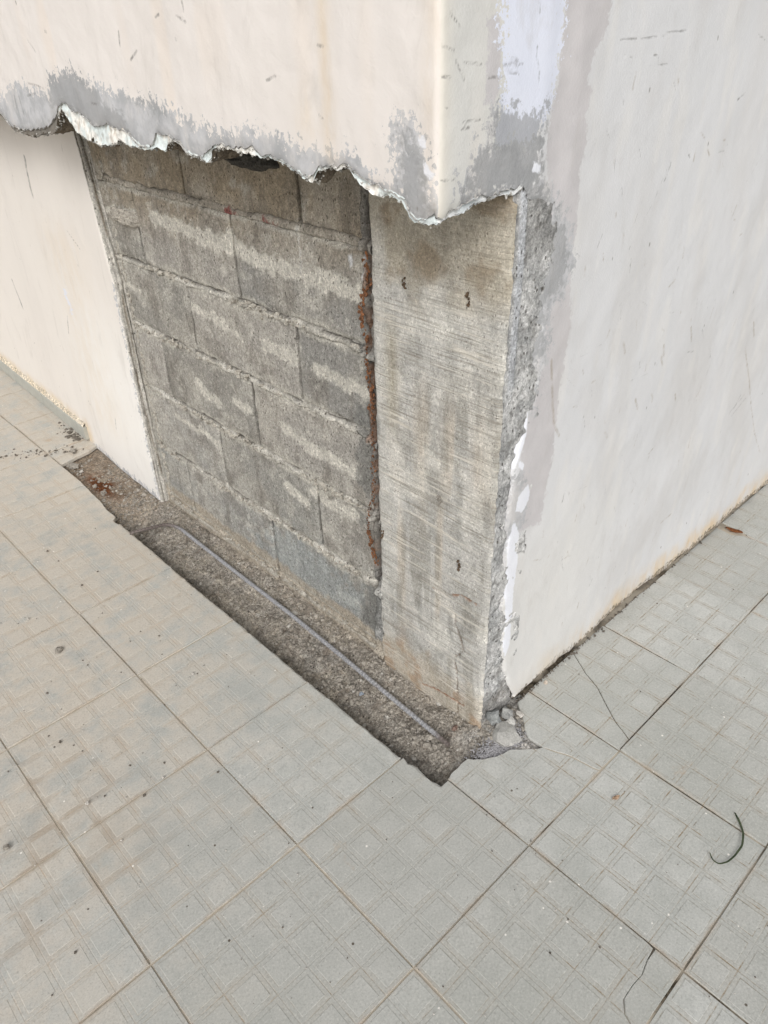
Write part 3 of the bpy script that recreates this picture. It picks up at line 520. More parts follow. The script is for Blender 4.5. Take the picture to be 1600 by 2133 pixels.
# ------------------------------------------------------------------ right wall
wall_r = empty('right_wall', (1.7, 0.80, 0), label='scuffed off-white plastered wall on the right with mauve and white repair strips', cat='wall')
reZ = sorted([(z, x) for x, z in TR['rightE']]); reZz = np.array([a for a, b in reZ]); reX = np.array([b for a, b in reZ])
zz = np.concatenate([np.arange(-0.03, 4.55, 0.015), np.linspace(4.62, 10, 12)])
tt = np.concatenate([np.arange(0, 3.3, 0.015), np.arange(3.3, 6.5, 0.03), np.linspace(6.6, 16, 20)])
def xe(z):
    x = np.interp(z, reZz, reX); x = np.where(z > 3.566, XEND, x)
    return x + (fbm(z, z*0, 22, 3, 8)-0.5)*0.03*sstep(3.566, 3.50, z) + (fbm(z, z*0, 80, 2, 18)-0.5)*0.012*sstep(3.566, 3.50, z)
XE = xe(zz)
Xr = XE[:, None]+tt[None]
zbot = 0.040+(fbm(Xr[0], Xr[0]*0, 5, 4, 2)-0.5)*0.085
Zr = zz[:, None]+0*Xr; Zr = np.where(Zr < 0.5, zbot[None]+(Zr+0.03)*(0.5-zbot[None])/0.53, Zr)
dr = (fbm(Xr, Zr, 1.1, 3, 5)-0.5)*0.035*sstep(1.532, 1.9, Xr) + (fbm(Xr, Zr, 8, 3, 6)-0.5)*0.006*sstep(1.532, 1.7, Xr)
inE = sstep(3.60, 3.40, Zr)
dr = dr-0.020*np.exp(-tt[None]/0.012)*inE                              # worn arris
lip = poly_sd(Xr, Zr, TR['grey4'])
dr = dr - 0.030*sstep(0.0, 0.09, lip)*sstep(0.16, 0.02, tt[None]+0*lip)*inE                 # smooth cement hollow next to the break
dr = dr - 0.010*sstep(1.62, 1.74, Xr)*sstep(1.90, 1.78, Xr)*sstep(3.0, 3.4, Zr)
dr = dr + 0.006*sstep(0.3, 0.0, Zr)*fbm(Xr, Zr, 10, 3, 9)
Pr = stk([Xr, Yr(Xr)-dr, Zr], -1)
A = paint_attrs(Xr, Zr, 1, None)
A['dirt'] = np.maximum(A['dirt'], 0.012-(Zr-zbot[None]))
cr = np.zeros(Xr.shape+(3,))+WHITE
warm = sstep(1.9, 1.0, Zr)*sstep(3.4, 2.2, Xr)*0.4; cr = mixc(cr, warm, lin(222, 219, 211)); cr = mixc(cr, sstep(.5, .7, fbm(Xr*1.2, Zr*.5, 2.2, 4, 91))*0.45, lin(200, 198, 196)); cr = mixc(cr, sstep(.55, .75, fbm(Xr*3, Zr*.8, 3, 4, 92))*0.3, lin(224, 221, 216))
A['stain'] = A['stain']+0.0
sheet('painted_plaster', Pr, PAINT, flip=False, attrs=A, col=cr, parent=wall_r)
# thickness of that plaster along the break
t3 = np.linspace(0, 1, 5)[:, None]; m = zz < 3.57; zc = Zr[:, 0][m]; xc = Xr[:, 0][m]; yc = Pr[:, 0, 1][m]
Pe = stk([xc[None]+t3*0.03+(fbm(zc[None]+t3, t3, 30, 3, 2)-.5)*0.02*t3, yc[None]+t3*0.045, zc[None]+t3*0], -1)
ce = mixc(np.zeros(Pe.shape)+lin(176, 176, 176), sstep(.45, .6, fbm(zc[None]+0*t3, t3, 6, 3, 3)), lin(222, 224, 230))
sheet('plaster_edge', Pe, MORTAR, flip=False, col=ce, parent=wall_r)
# bottom edge of plaster + dirty recess behind it
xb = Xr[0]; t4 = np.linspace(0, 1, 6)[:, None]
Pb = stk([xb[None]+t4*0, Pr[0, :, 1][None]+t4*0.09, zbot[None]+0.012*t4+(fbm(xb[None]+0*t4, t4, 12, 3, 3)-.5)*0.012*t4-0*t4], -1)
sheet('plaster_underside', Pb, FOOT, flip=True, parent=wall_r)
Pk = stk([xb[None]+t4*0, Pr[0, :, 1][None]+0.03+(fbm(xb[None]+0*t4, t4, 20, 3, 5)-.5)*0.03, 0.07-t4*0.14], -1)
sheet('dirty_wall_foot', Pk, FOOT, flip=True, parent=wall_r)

# ------------------------------------------------------------------ left painted wall
wall_l = empty('left_wall', (1.44, 5.16, 0), label='cream painted wall at the left, cut off cleanly beside the bare block panel', cat='wall')
zz = np.concatenate([np.arange(0.0, 3.75, 0.02), [3.85, 4.0]])
tt = np.concatenate([np.arange(0, 4.6, 0.02), np.linspace(4.7, 11, 16)])
Ye = np.interp(zz, [0, 1.2, 2.27, 3.42], [5.165, 5.15, 5.11, 5.225]) + (fbm(zz, zz*0, 7, 3, 4)-.5)*0.02 + (fbm(zz, zz*0, 40, 2, 4)-.5)*0.006
Yl = Ye[:, None]+tt[None]; Zl = zz[:, None]+0*Yl
zbl = -0.045+(fbm(Yl[0], Yl[0]*0, 5, 3, 2)-0.5)*0.03
Zl = np.where(Zl < 0.4, zbl[None]+Zl*(0.4-zbl[None])/0.4, Zl)
dl = (fbm(Yl, Zl, 1.2, 3, 7)-0.5)*0.02+(fbm(Yl, Zl, 9, 3, 7)-0.5)*0.005 - 0.012*np.exp(-tt[None]/0.01)
A = {k: np.full(Yl.shape, -0.3) for k in ('grey', 'greydark', 'blue', 'mauve', 'white', 'dirt', 'scuff', 'brown')}
A['scuff'] = strokes(Yl, Zl, SC['panel'], 0.009)
for k, wd in ((0, 0.022), (3, 0.020)): A['scuff'] = np.maximum(A['scuff'], stroke(Yl, Zl, SC['panel'][k], wd))
r = random.Random(5); ex = []
for k in range(70):
    y0 = r.uniform(5.3, 8.5); z0 = r.uniform(0.3, 3.2); L = r.uniform(0.01, 0.06); a = r.gauss(1.6, .3); ex.append([(y0, z0), (y0+math.cos(a)*L, z0+math.sin(a)*L)])
A['brown'] = strokes(Yl, Zl, ex, 0.004)
A['blue'] = strokes(Yl, Zl, SC['panelchip'], 0.030)
A['grey'] = np.maximum(0.035-(Zl-zbl[None])+0*Yl, np.where(Zl < 2.3, 0.020-(Yl-Ye[:, None]), -0.3))
band = sstep(1.3, 0.9, np.abs(Zl-1.5)+0*Yl)*np.exp(-((Yl-6.2)/0.5)**2)
A['stain'] = 0.25*band+sstep(0.35, 0.2, Zl)*sstep(6.7, 6.9, Yl)*0.8
cl = np.zeros(Yl.shape+(3,))+PANEL; cl = mixc(cl, sstep(2.4, 1.0, Zl)*sstep(7.5, 5.6, Yl), lin(236, 233, 228))
sheet('painted_plaster', stk([Xp(Yl)-dl, Yl, Zl], -1), PAINT, flip=True, attrs=A, col=cl, parent=wall_l)
# cut side of the plaster, streaky
t5 = np.linspace(0, 1, 12)[:, None]; zq = np.arange(-0.1, 3.8, 0.02)[None]
Yq = np.interp(zq, zz, Ye)-0.0
xq = 1.44+t5*0.10+zq*0; ridg = (vnoise(t5*9+zq*0.25, zq*0.8, 3)-0.5)*0.035*np.sin(np.pi*t5)
Pq = stk([xq, Yq+0.004-ridg-0.02*t5+(fbm(xq*8, zq, 14, 3, 5)-.5)*0.012*np.sin(np.pi*t5), zq+0*t5], -1)
cq = mixc(np.zeros(Pq.shape)+lin(196, 192, 184), sstep(.5, .75, vnoise(t5*10+zq*0.3, zq*2.5, 9)), lin(128, 120, 108))
cq = mixc(cq, sstep(0.4, 0.7, fbm(t5*3+0*zq, zq, 3, 3, 2))*sstep(0.7, 0.1, t5+0*zq), lin(214, 210, 204)); 
sheet('cut_plaster_side', Pq, MORTAR, flip=False, col=cq, parent=wall_l)
# ceramic skirting pieces
for k in range(4):
    y0, y1 = 6.93+k*1.34, 6.93+(k+1)*1.34-0.012
    P8 = []
    for y in (y0, y1):
        x = float(Xp(y)); P8 += [(x-0.045, y, 0.014), (x-0.045, y, 0.168), (x-0.037, y, 0.178), (x+0.05, y, 0.178), (x+0.05, y, 0.014)]
    F = [[0, 1, 6, 5], [1, 2, 7, 6], [2, 3, 8, 7], [3, 4, 9, 8], [4, 3, 2, 1, 0], [5, 6, 7, 8, 9], [0, 5, 9, 4]]
    mesh_obj('skirting_tile', P8, F, SKIRT, parent=wall_l, origin=(1.44, 6.93, 0))
yy = np.linspace(6.95, 12.2, 260); prof = [(-0.037, 0.179), (-0.034, 0.186), (-0.016, 0.212), (0.01, 0.232)]
Pm = stk([stk([Xp(yy)+a+(fbm(yy, yy*0, 20, 3, 3)-.5)*0.012, yy, b+(fbm(yy, yy*0+a, 16, 3, 4)-.5)*0.02], -1) for a, b in prof])
sheet('skirting_mortar', Pm, SOIL, flip=False, col=mixc(np.zeros(Pm.shape)+lin(204, 190, 166), fbm(yy, yy*0, 9, 3, 2)[None]+0*Pm[..., 0], lin(224, 214, 198)), parent=wall_l)

# ------------------------------------------------------------------ block wall
XB = 1.53
bw = empty('block_wall', (XB, 3.5, 0), label='bare grey concrete block wall with smeared mortar joints under the broken edge', cat='wall')
def block_color(Y, Z, top, seed):
    base = [lin(150, 147, 140), lin(168, 164, 157), lin(144, 142, 137), lin(160, 156, 149)][seed % 4]
    c = np.zeros(Y.shape+(3,))+base
    brown = sstep(2.7, 3.25, Z+(fbm(Y, Z, 4, 3, 3)-.5)*0.3); c = mixc(c, brown*0.8, lin(156, 142, 120))
    c = mixc(c, sstep(1.6, 0.4, Z)*0.55, lin(150, 151, 147))
    c = mixc(c, sstep(.42, .75, fbm(Y, Z, 2.6, 4, 40+seed))*0.5, lin(178, 173, 163))
    c = mixc(c, sstep(.52, .72, fbm(Y, Z*0.6, 5, 4, 50))*0.5, lin(124, 119, 111)); c = mixc(c, sstep(.6, .75, fbm(Y*1.5, Z*0.35, 9, 3, 51))*0.35, lin(110, 104, 96)); c = mixc(c, sstep(.55, .7, fbm(Y+Z*0.3, Z, 7, 5, 52, .65))*0.45, lin(190, 186, 177))
    return c
def wall_marks(c, Y, Z):
    """smears, damp, lime that run over blocks and joints alike"""
    n = fbm(Y, Z, 16, 4, 77)-0.5; n2 = fbm(Y, Z, 55, 3, 78)-0.5
    W = [0.062, 0.045, 0.058, 0.05, 0.05, 0.04, 0.035, 0.05, 0.05, 0.05, 0.03, 0.05, 0.03]
    for q, wd in zip(TR['smear'], W):
        s = stroke(Y, Z, q, wd, 0.25); c = mixc(c, sstep(-0.012, 0.02, s+n*0.10+n2*0.05)*0.85, lin(200, 196, 186))
    for q in TR['bluep']:
        c = mixc(c, sstep(-0.05, 0.12, poly_sd(Y, Z, q, 0.4)+n*0.5)*0.42, lin(158, 165, 166))
    for q in TR['darkp']:
        c = mixc(c, sstep(-0.02, 0.03, poly_sd(Y, Z, q)+n*0.12)*0.7, lin(112, 112, 109))
    for q in TR['whites']: c = mixc(c, sstep(-0.004, 0.01, poly_sd(Y, Z, q)+n*0.05), lin(200, 200, 200))
    for q in TR['red']: c = mixc(c, sstep(0.0, 0.025, stroke(Y, Z, q, 0.026)+n*0.10+n2*0.06)*0.75, lin(124, 44, 44))
    c = mixc(c, sstep(0.0, 0.012, stroke(Y, Z, TR['drip'], 0.016)+n*0.03+n2*.03)*0.8, lin(192, 190, 184))
    # brown-beige splash just above the soil
    ft = 0.10+0.10*fbm(Y, Y*0, 3, 3, 9); c = mixc(c, sstep(ft+0.03, ft-0.03, Z+n*0.08)*0.7*sstep(0.9, 1.2, Y), lin(172, 160, 142))
    return c
bounds = [-0.62, 0.015, 0.64, 1.285, 1.90, 2.50, 3.135, 3.77]
heads = {0: [0.9, 1.88, 3.22, 4.60, 5.9], 1: [1.88, 3.215, 4.60, 5.9], 2: [1.88, 2.53, 3.87, 5.25, 6.3], 3: [1.88, 3.25, 4.63, 5.9],
         4: [1.88, 2.615, 4.0, 5.36, 6.4], 5: [1.88, 3.25, 4.62, 5.9], 6: [1.88, 2.47, 3.80, 5.05, 6.3]}
bi = 0
for c_i in range(0, 7):
    z0, z1 = bounds[c_i]+0.020, bounds[c_i+1]-0.028
    hs_ = [h for h in heads[c_i] if h >= 1.8]
    for ya, yb in zip(hs_[:-1], hs_[1:]):
        bi += 1; ya2, yb2 = ya+0.012, yb-0.012
        stp = 0.013
        if c_i == 0: stp = 0.03
        u = np.linspace(0, 1, int((yb2-ya2)/stp)+2); v = np.linspace(0, 1, int((z1-z0)/stp)+2)
        U, V = np.meshgrid(u, v); Y = ya2+(yb2-ya2)*U; Zb = z0+(z1-z0)*V
        du_ = np.minimum(U, 1-U)*(yb2-ya2); dv_ = np.minimum(V, 1-V)*(z1-z0)
        r1 = (fbm(Y, Zb, 14, 4, bi)-.5)*0.030
        Yj = Y+r1*np.exp(-du_/0.03)*1.2; Zj = Zb+(fbm(Y, Zb, 12, 4, bi+50)-.5)*0.045*np.exp(-dv_/0.03)
        e = np.minimum(du_, dv_)
        dep = -0.014*np.exp(-e/0.010)+(fbm(Y, Zb, 30, 4, bi)-.5)*0.010+(fbm(Y, Zb, 2.0, 2, bi)-.5)*0.012 + random.Random(bi).uniform(-.004, .004)
        col = wall_marks(block_color(Y, Zb, c_i == 6, bi), Yj, Zj)
        edge_l = sstep(0.05, 0.005, dv_+(fbm(Y, Zb, 7, 4, 60)-.5)*0.10)*0.75; col = mixc(col, sstep(.5, .62, fbm(Y*0.7, Zb, 30, 3, 61))*sstep(0.06, 0.0, dv_)*0.5, lin(96, 90, 82)); 
        if c_i < 6: col = mixc(col, edge_l, lin(186, 182, 172))
        nv, nu = Y.shape; P = stk([XB-dep, Yj, Zj], -1).reshape(-1, 3); F = grid_faces(nv, nu, flip=True).tolist()
        cc = col.reshape(-1, 3)
        # sides and back
        loop = [i for i in range(nu)]+[k*nu+nu-1 for k in range(1, nv)]+[(nv-1)*nu+k for k in range(nu-2, -1, -1)]+[k*nu for k in range(nv-2, 0, -1)]
        nb = len(P); Pb_ = P[loop].copy(); Pb_[:, 0] = XB+0.3; P = np.vstack([P, Pb_]); cc = np.vstack([cc, cc[loop]*0.8])
        L = len(loop)
        for k in range(L): F.append([loop[k], nb+k, nb+(k+1) % L, loop[(k+1) % L]][::-1])
        F.append([nb+k for k in range(L)])
        mesh_obj('block', P, F, BLOCK, parent=bw, col=cc, smooth=False, origin=(XB, ya2, z0))
# mortar bed behind and between the blocks
yy = np.arange(1.76, 5.40, 0.0125); zz = np.arange(-0.2, 3.85, 0.0125); Y, Zm = np.meshgrid(yy, zz)
db = np.min(np.abs(Zm[..., None]-np.array(bounds)+0.003), -1); isbed = sstep(0.045, 0.020, db)
dep = -0.042+isbed*(0.044+(fbm(Y, Zm, 9, 4, 21)-.5)*0.060)+(fbm(Y, Zm, 26, 3, 22)-.5)*0.010
hl = sstep(.55, .65, fbm(Y, Zm, 2.2, 2, 23)); dep = dep+(1-isbed)*hl*0.016
gap = sstep(1.895, 1.87, Y); dep = dep+gap*(0.062-0.006*0+0.010*sstep(1.0, 0.6, Zm)+(fbm(Y, Zm, 12, 4, 25)-.5)*0.05)
crk = sstep(0.030, 0.010, seg_dist(Y+0.012, Zm, TR['rustcrack'])+(fbm(Y, Zm, 20, 3, 4)-.5)*0.03); dep = dep-crk*0.075
cm = mixc(np.zeros(Y.shape+(3,))+lin(180, 176, 167), sstep(.4, .7, fbm(Y, Zm, 9, 4, 24)), lin(204, 200, 191))
cm = mixc(cm, sstep(2.7, 3.2, Zm)*0.6, lin(140, 130, 115)); ck = np.zeros(Y.shape)
for b_ in bounds: ck = np.maximum(ck, sstep(0.013, 0.004, np.abs(Zm-(b_+0.016)+(fbm(Y, Y*0+b_, 10, 3, 41)-.5)*0.022))*sstep(.44, .54, fbm(Y, Y*0+b_*7, 3.2, 2, 42)))
dep = dep-ck*0.03; cm = mixc(cm, (1-isbed)*0.85, lin(70, 65, 58)); cm = mixc(cm, ck*0.8, lin(64, 58, 52)); cm = mixc(cm, gap*0.6*sstep(0.5, 1.1, Zm), lin(146, 143, 137)); cm = mixc(cm, gap*sstep(1.1, 0.5, Zm)*0.8, lin(160, 160, 157))
cm = wall_marks(cm, Y, Zm); cm = mixc(cm, crk*0.85, lin(62, 50, 42)); cm = mixc(cm, sstep(0.06, 0.01, seg_dist(Y, Zm, TR['rust']))*sstep(.4, .6, fbm(Y, Zm, 16, 3, 5))*0.5, lin(130, 92, 66))
sheet('mortar', stk([XB-dep, Y, Zm], -1), MORTAR, flip=True, col=cm, parent=bw)
# mortar squeezed out in crumbs along joints and along the cut plaster
r = random.Random(3); it = []
for k in range(620):
    b = r.choice(bounds[1:6]); y = r.uniform(1.95, 5.05)
    if fbm(np.array([y]), np.array([b]), 2.0, 2, 90)[0] < 0.42: continue
    s = r.uniform(0.007, 0.019); it.append((XB-r.uniform(0.002, 0.012), y, b+r.gauss(-0.005, 0.014), s*.7, s*1.8, s*.9))
for k in range(300):
    z = r.uniform(0.05, 3.3); s = r.uniform(0.006, 0.016); it.append((XB-r.uniform(-0.01, 0.008), 5.05+r.gauss(0, 0.016)-0.0*z, z, s*.7, s, s*1.5))
lumps('mortar_crumbs', it, flat_material('mortar_crumb', lin(140, 134, 124), lin(200, 195, 184), 90), parent=bw, kind='stuff')
# big mortar blobs
r = random.Random(8)
def blob(name, cy, cz, ay, az, th, c1, par, seed, X=XB, **k):
    n = 44; v = np.linspace(-1, 1, n); Ub, Vb = np.meshgrid(v, v); rr = np.hypot(Ub, Vb); an = np.arctan2(Vb, Ub)
    rr2 = rr*(1+0.35*(fbm(np.cos(an)*1.3+5, np.sin(an)*1.3+5, 1.6, 3, seed)-.5)*2); sh = np.clip(1-rr2**4, -1, 1)
    h = th*sh+(fbm(Ub+3, Vb+3, 4, 4, seed+1)-.5)*th*0.8
    P = stk([X-np.where(sh > 0, np.maximum(h, -0.01), -0.02), cy+Ub*ay, cz+Vb*az], -1)
    cc = mixc(np.zeros(P.shape)+c1, fbm(Ub, Vb, 5, 3, seed), c1*1.3)
    return sheet(name, P, MORTAR, flip=True, col=cc, parent=par, keep=sh > -0.9, **k)
blob('mortar_blob', 2.90, 3.52, 0.30, 0.11, 0.09, lin(74, 72, 68), bw, 4, label='dark grey mortar blob stuck under the broken edge')
blob('mortar_blob', 4.80, 2.86, 0.27, 0.07, 0.05, lin(166, 160, 150), bw, 9)
blob('mortar_blob', 3.36, 3.58, 0.18, 0.09, 0.08, lin(100, 94, 84), bw, 14)

# ------------------------------------------------------------------ concrete column
XCc = 1.48; YC1 = 1.785
colm = empty('concrete_column', (XCc, 0.8, 0), label='exposed raw concrete corner column with brushed lines and rust-brown stains', cat='column')
ceZ = sorted([(z, x) for x, z in TR['colE']])
yy = np.arange(0.80, YC1, 0.0095); zz = np.arange(-0.15, 3.80, 0.011)
Y, Zc = np.meshgrid(yy, zz)
n = fbm(Y, Zc, 9, 4, 3)-.5; n2 = fbm(Y, Zc, 40, 3, 5)-.5
jit = (fbm(Zc, Zc*0, 9, 3, 6)-.5)*0.02+(fbm(Zc, Zc*0, 40, 3, 7)-.5)*0.016
Yc = Y+jit*np.exp(-(Y-0.80)/0.05) + (fbm(Zc, Zc*0, 12, 3, 16)-.5)*0.03*np.exp(-(YC1-Y)/0.03)
ce = np.minimum(Y-0.80, 99); dep = -0.018*np.exp(-ce/0.012)-(0.02-0.02*sstep(1.0, 0.6, Zc))*np.exp(-(YC1-Y)/0.012)+(fbm(Y, Zc, 3, 3, 8)-.5)*0.014+n2*0.004
Yc = np.where(Zc > 3.50, np.maximum(Yc, 0.825), Yc)
c = np.zeros(Y.shape+(3,))+lin(184, 182, 177)
vs_ = vnoise(Y*14, Zc*0.9, 21); c = mixc(c, sstep(.55, .85, vs_)*sstep(2.6, 2.2, Zc)*0.45, lin(188, 172, 150))
vs2 = vnoise(Y*18+9, Zc*1.1, 22); c = mixc(c, sstep(.5, .8, vs2)*sstep(.35, .6, fbm(Y, Zc, 9, 4, 23))*0.7, lin(146, 145, 140)); c = mixc(c, sstep(.55, .68, fbm(Y, Zc, 4, 5, 24, .65))*0.6, lin(158, 156, 150))
c = mixc(c, sstep(.55, .7, fbm(Y, Zc, 2.2, 4, 12))*0.35, lin(160, 156, 148)); c = mixc(c, sstep(.5, .72, fbm(Y, Zc*.7, 5, 4, 14))*0.6, lin(208, 205, 197))
topm = sstep(2.85, 3.15, Zc+n*0.3); c = mixc(c, sstep(1.1, 0.5, Zc+n*.4)*sstep(1.35, 1.6, Y+n*.3)*0.7, lin(160, 160, 157)); c = mixc(c, topm*0.6, lin(170, 160, 140)); c = mixc(c, topm*sstep(.5, .7, fbm(Y, Zc, 6, 4, 30))*0.6, lin(136, 120, 98))
c = mixc(c, sstep(.5, .62, vnoise(Y*22+3, Zc*1.6, 29))*sstep(.4, .6, fbm(Y, Zc, 3, 4, 31))*sstep(2.7, 2.3, Zc)*0.5, lin(132, 130, 122)); c = mixc(c, sstep(1.62, 1.70, Y+n*0.10)*sstep(3.4, 3.1, Zc)*0.8, lin(186, 184, 178))                   # lime along the left arris
c = mixc(c, sstep(2.85, 2.5, Zc)*sstep(2.15, 2.5, Zc)*sstep(1.35, 1.6, Y+n*0.2)*0.0, lin(150, 140, 120))
og = np.exp(-((Y-1.62)/0.06)**2)*sstep(2.85, 2.6, Zc)*sstep(1.9, 2.2, Zc); c = mixc(c, og*0.5, lin(150, 140, 116))
bot = sstep(0.42, 0.05, Zc+n*0.35-0.1*(Y-1)); c = mixc(c, bot*0.5, lin(182, 168, 146)); c = mixc(c, bot*sstep(.55, .7, fbm(Y, Zc, 7, 4, 33))*0.5, lin(156, 122, 88))
for q, wd, cc_ in ((TR['colcrack'], 0.006, lin(96, 76, 58)), (TR['colcrack2'], 0.008, lin(140, 88, 52)), (TR['colcrack3'], 0.005, lin(140, 104, 78))):
    s = stroke(Y, Zc, q, wd); k = sstep(-0.004, 0.006, s+n2*0.02); c = mixc(c, k*0.85, cc_); dep = dep-k*0.012
for q in TR['darkp'] + []:
    c = mixc(c, sstep(-0.01, 0.02, poly_sd(Y, Zc, q)+n*0.06)*0.7, lin(128, 128, 125))
for q in TR['whites']: c = mixc(c, sstep(-0.004, 0.01, poly_sd(Y, Zc, q)+n*0.05), lin(204, 203, 200))
for (py, pz, rr) in ((1.22, 1.0, 0.16), (1.50, 0.52, 0.1)):
    pass
wq = poly_sd(Y, Zc, [(1.33, 1.08), (1.20, 1.10), (1.10, 0.98), (1.02, 0.86), (1.08, 0.82), (1.20, 0.90)]); c = mixc(c, sstep(-.01, .02, wq+n*0.06)*0.75, lin(204, 200, 192))
wq = poly_sd(Y, Zc, [(1.66, 2.05), (1.56, 2.0), (1.50, 1.75), (1.58, 1.55), (1.68, 1.7)]); c = mixc(c, sstep(-.01, .03, wq+n*0.15)*0.7, lin(202, 198, 190))
sheet('column_face', stk([XCc-dep, Yc, Zc], -1), CONC, flip=True, col=c, parent=colm)
# left arris of the column back to the block plane
te = np.linspace(0, 1, 4)[:, None]; yl_ = Yc[:, -1]; xl_ = (XCc-dep)[:, -1]
sheet('column_side', stk([xl_[None]+te*0.07, yl_[None]+te*0.004, zz[None]+te*0], -1), MORTAR, flip=True, col=np.zeros((4, len(zz), 3))+lin(120, 114, 106), parent=colm)
# right face: hacked rough mortar between the column corner and the plaster edge
xx = np.concatenate([np.arange(0, 0.34, 0.0075)]); zz2 = np.arange(-0.15, 3.62, 0.0095); Xm, Zm2 = np.meshgrid(xx, zz2)
x0 = XCc-dep[:, 0]; x0 = np.interp(zz2, zz, x0); y0_ = np.interp(zz2, zz, Yc[:, 0])
Xm = x0[:, None]+Xm
big = fbm(Xm*0.8, Zm2, 7, 4, 61); led = np.abs(np.mod(Zm2*5.2+fbm(Xm, Zm2, 4, 3, 3)*1.6, 1)-.5)
low = sstep(2.35, 2.15, Zm2)
dep2 = 0.012+(big-.5)*0.055*(0.45+0.55*low)+(fbm(Xm, Zm2, 40, 4, 62)-.5)*0.016 - sstep(0.10, 0.02, led)*0.028*low*sstep(.4, .6, fbm(Xm, Zm2, 3, 2, 70))
dep2 = dep2-0.02*np.exp(-((Zm2-0.33)/0.10)**2)
dep2 = dep2-(dep2-0.004)*sstep(3.44, 3.52, Zm2); e0 = np.exp(-(Xm-x0[:, None])/0.012)
Ym = (Yr(Xm)+0.012-dep2*0+0.0)*(1-e0)+y0_[:, None]*e0 - (dep2-0.012)*(1-e0)
cm2 = mixc(np.zeros(Xm.shape+(3,))+lin(174, 174, 173), sstep(.35, .65, fbm(Xm, Zm2, 12, 4, 63)), lin(208, 207, 205))
cm2 = mixc(cm2, sstep(.58, .75, fbm(Xm, Zm2, 22, 4, 64))*0.6, lin(118, 116, 112)); cm2 = mixc(cm2, sstep(0.30, 0.1, Zm2)*0.4, lin(120, 112, 102))
strip = sstep(0.03, 0.045, Xm-x0[:, None])*sstep(0.10, 0.085, Xm-x0[:, None])*sstep(2.4, 2.7, Zm2); cm2 = mixc(cm2, strip*0.8, lin(196, 198, 202))
Ym = Ym*(1-strip*0.9)+(Yr(Xm)+0.004)*strip*0.9; Ym = np.where(Zm2 > 3.50, np.maximum(Ym, Yr(Xm)+0.012), Ym)
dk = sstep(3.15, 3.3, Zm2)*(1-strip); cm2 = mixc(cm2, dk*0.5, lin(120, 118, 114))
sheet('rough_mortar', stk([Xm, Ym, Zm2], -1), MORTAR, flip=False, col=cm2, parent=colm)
# small tie-wire stubs and lumps on the column
for q in TR['hooks']:
    cy, cz = q[0]; it = []
    r = random.Random(int(cy*1000)); L = 0.05
    for k in range(9): it.append((XCc-0.006, cy+r.uniform(-.012, .012), cz-L/2+r.uniform(0, L)*1.6-0.02, r.uniform(.004, .008), r.uniform(.005, .011), r.uniform(.006, .013)))
    lumps('rust_stub' if cy != 1.219 else 'mortar_nub', it, STUB if cy != 1.219 else STONE, parent=colm, seed=int(cz*100))
# rusted reinforcement bar in the gap
r = random.Random(12); it = []
pts = TR['rust']
for (a, b), (c_, d) in zip(pts[:-1], pts[1:]):
    n_ = max(2, int(math.hypot(c_-a, d-b)/0.006))
    for k in range(n_):
        if r.random() < 0.25: continue
        t_ = k/n_; s = r.uniform(0.0035, 0.0095)*(1.35 if d > 2.55 or 2.1 < d < 2.3 or d < 1.1 else 0.8)
        it.append((1.490+r.uniform(-.008, .010), a+(c_-a)*t_+r.gauss(0, 0.0105)-0.010, b+(d-b)*t_, s*.8, s, s*1.3))
lumps('rusted_reinforcement_bar', it, RUST, seed=5, label='flaking rusty reinforcing bar in the vertical gap between blocks and column', cat='rebar')

# ------------------------------------------------------------------ ground
def rects_mesh(name, rects, z, mat, **k):
    V = []; F = []
    for (x0, y0, x1, y1) in rects:
        n = len(V); V += [(x0, y0, z), (x1, y0, z), (x1, y1, z), (x0, y1, z)]; F.append([n, n+1, n+2, n+3])
    return mesh_obj(name, V, F, mat, **k)
floor = rects_mesh('floor', [(-5, -5, 0.885, 13), (0.885, -5, 10, 0.38), (0.885, 6.86, 1.7, 13), (1.93, 0.38, 10, 0.95)], -0.009, GROUT, kind='structure')
ground = rects_mesh('ground', [(-160, -160, -5, 160), (-5, -160, 160, -5), (-5, 13, 160, 160), (10, -5, 160, 13)], -0.012, TILE, kind='structure')

notch = jag(TR['notch'], 0.006, 2, step=0.03)
tredge = jag([(x if y > 4.95 else 0.897+(x-0.897)*0.25, y) for x, y in TR['tredge']], 0.0045, 3, step=0.035)                        # from far to near
trfar = jag(TR['trfar'], 0.004, 4, step=0.05)
def clip(poly, a, b, c):
    """keep a*x+b*y<=c (Sutherland-Hodgman)"""
    out = []
    for i in range(len(poly)):
        p, q = poly[i], poly[(i+1) % len(poly)]; dp = a*p[0]+b*p[1]-c; dq = a*q[0]+b*q[1]-c
        if dp <= 0: out.append(p)
        if (dp < 0 < dq) or (dq < 0 < dp):
            t = dp/(dp-dq); out.append((p[0]+(q[0]-p[0])*t, p[1]+(q[1]-p[1])*t))
    return out
def inpoly(x, y, poly):
    ins = False; n = len(poly)
    for i in range(n):
        ax, ay = poly[i]; bx, by = poly[(i+1) % n]
        if (ay > y) != (by > y) and x < (bx-ax)*(y-ay)/(by-ay)+ax: ins = not ins
    return ins
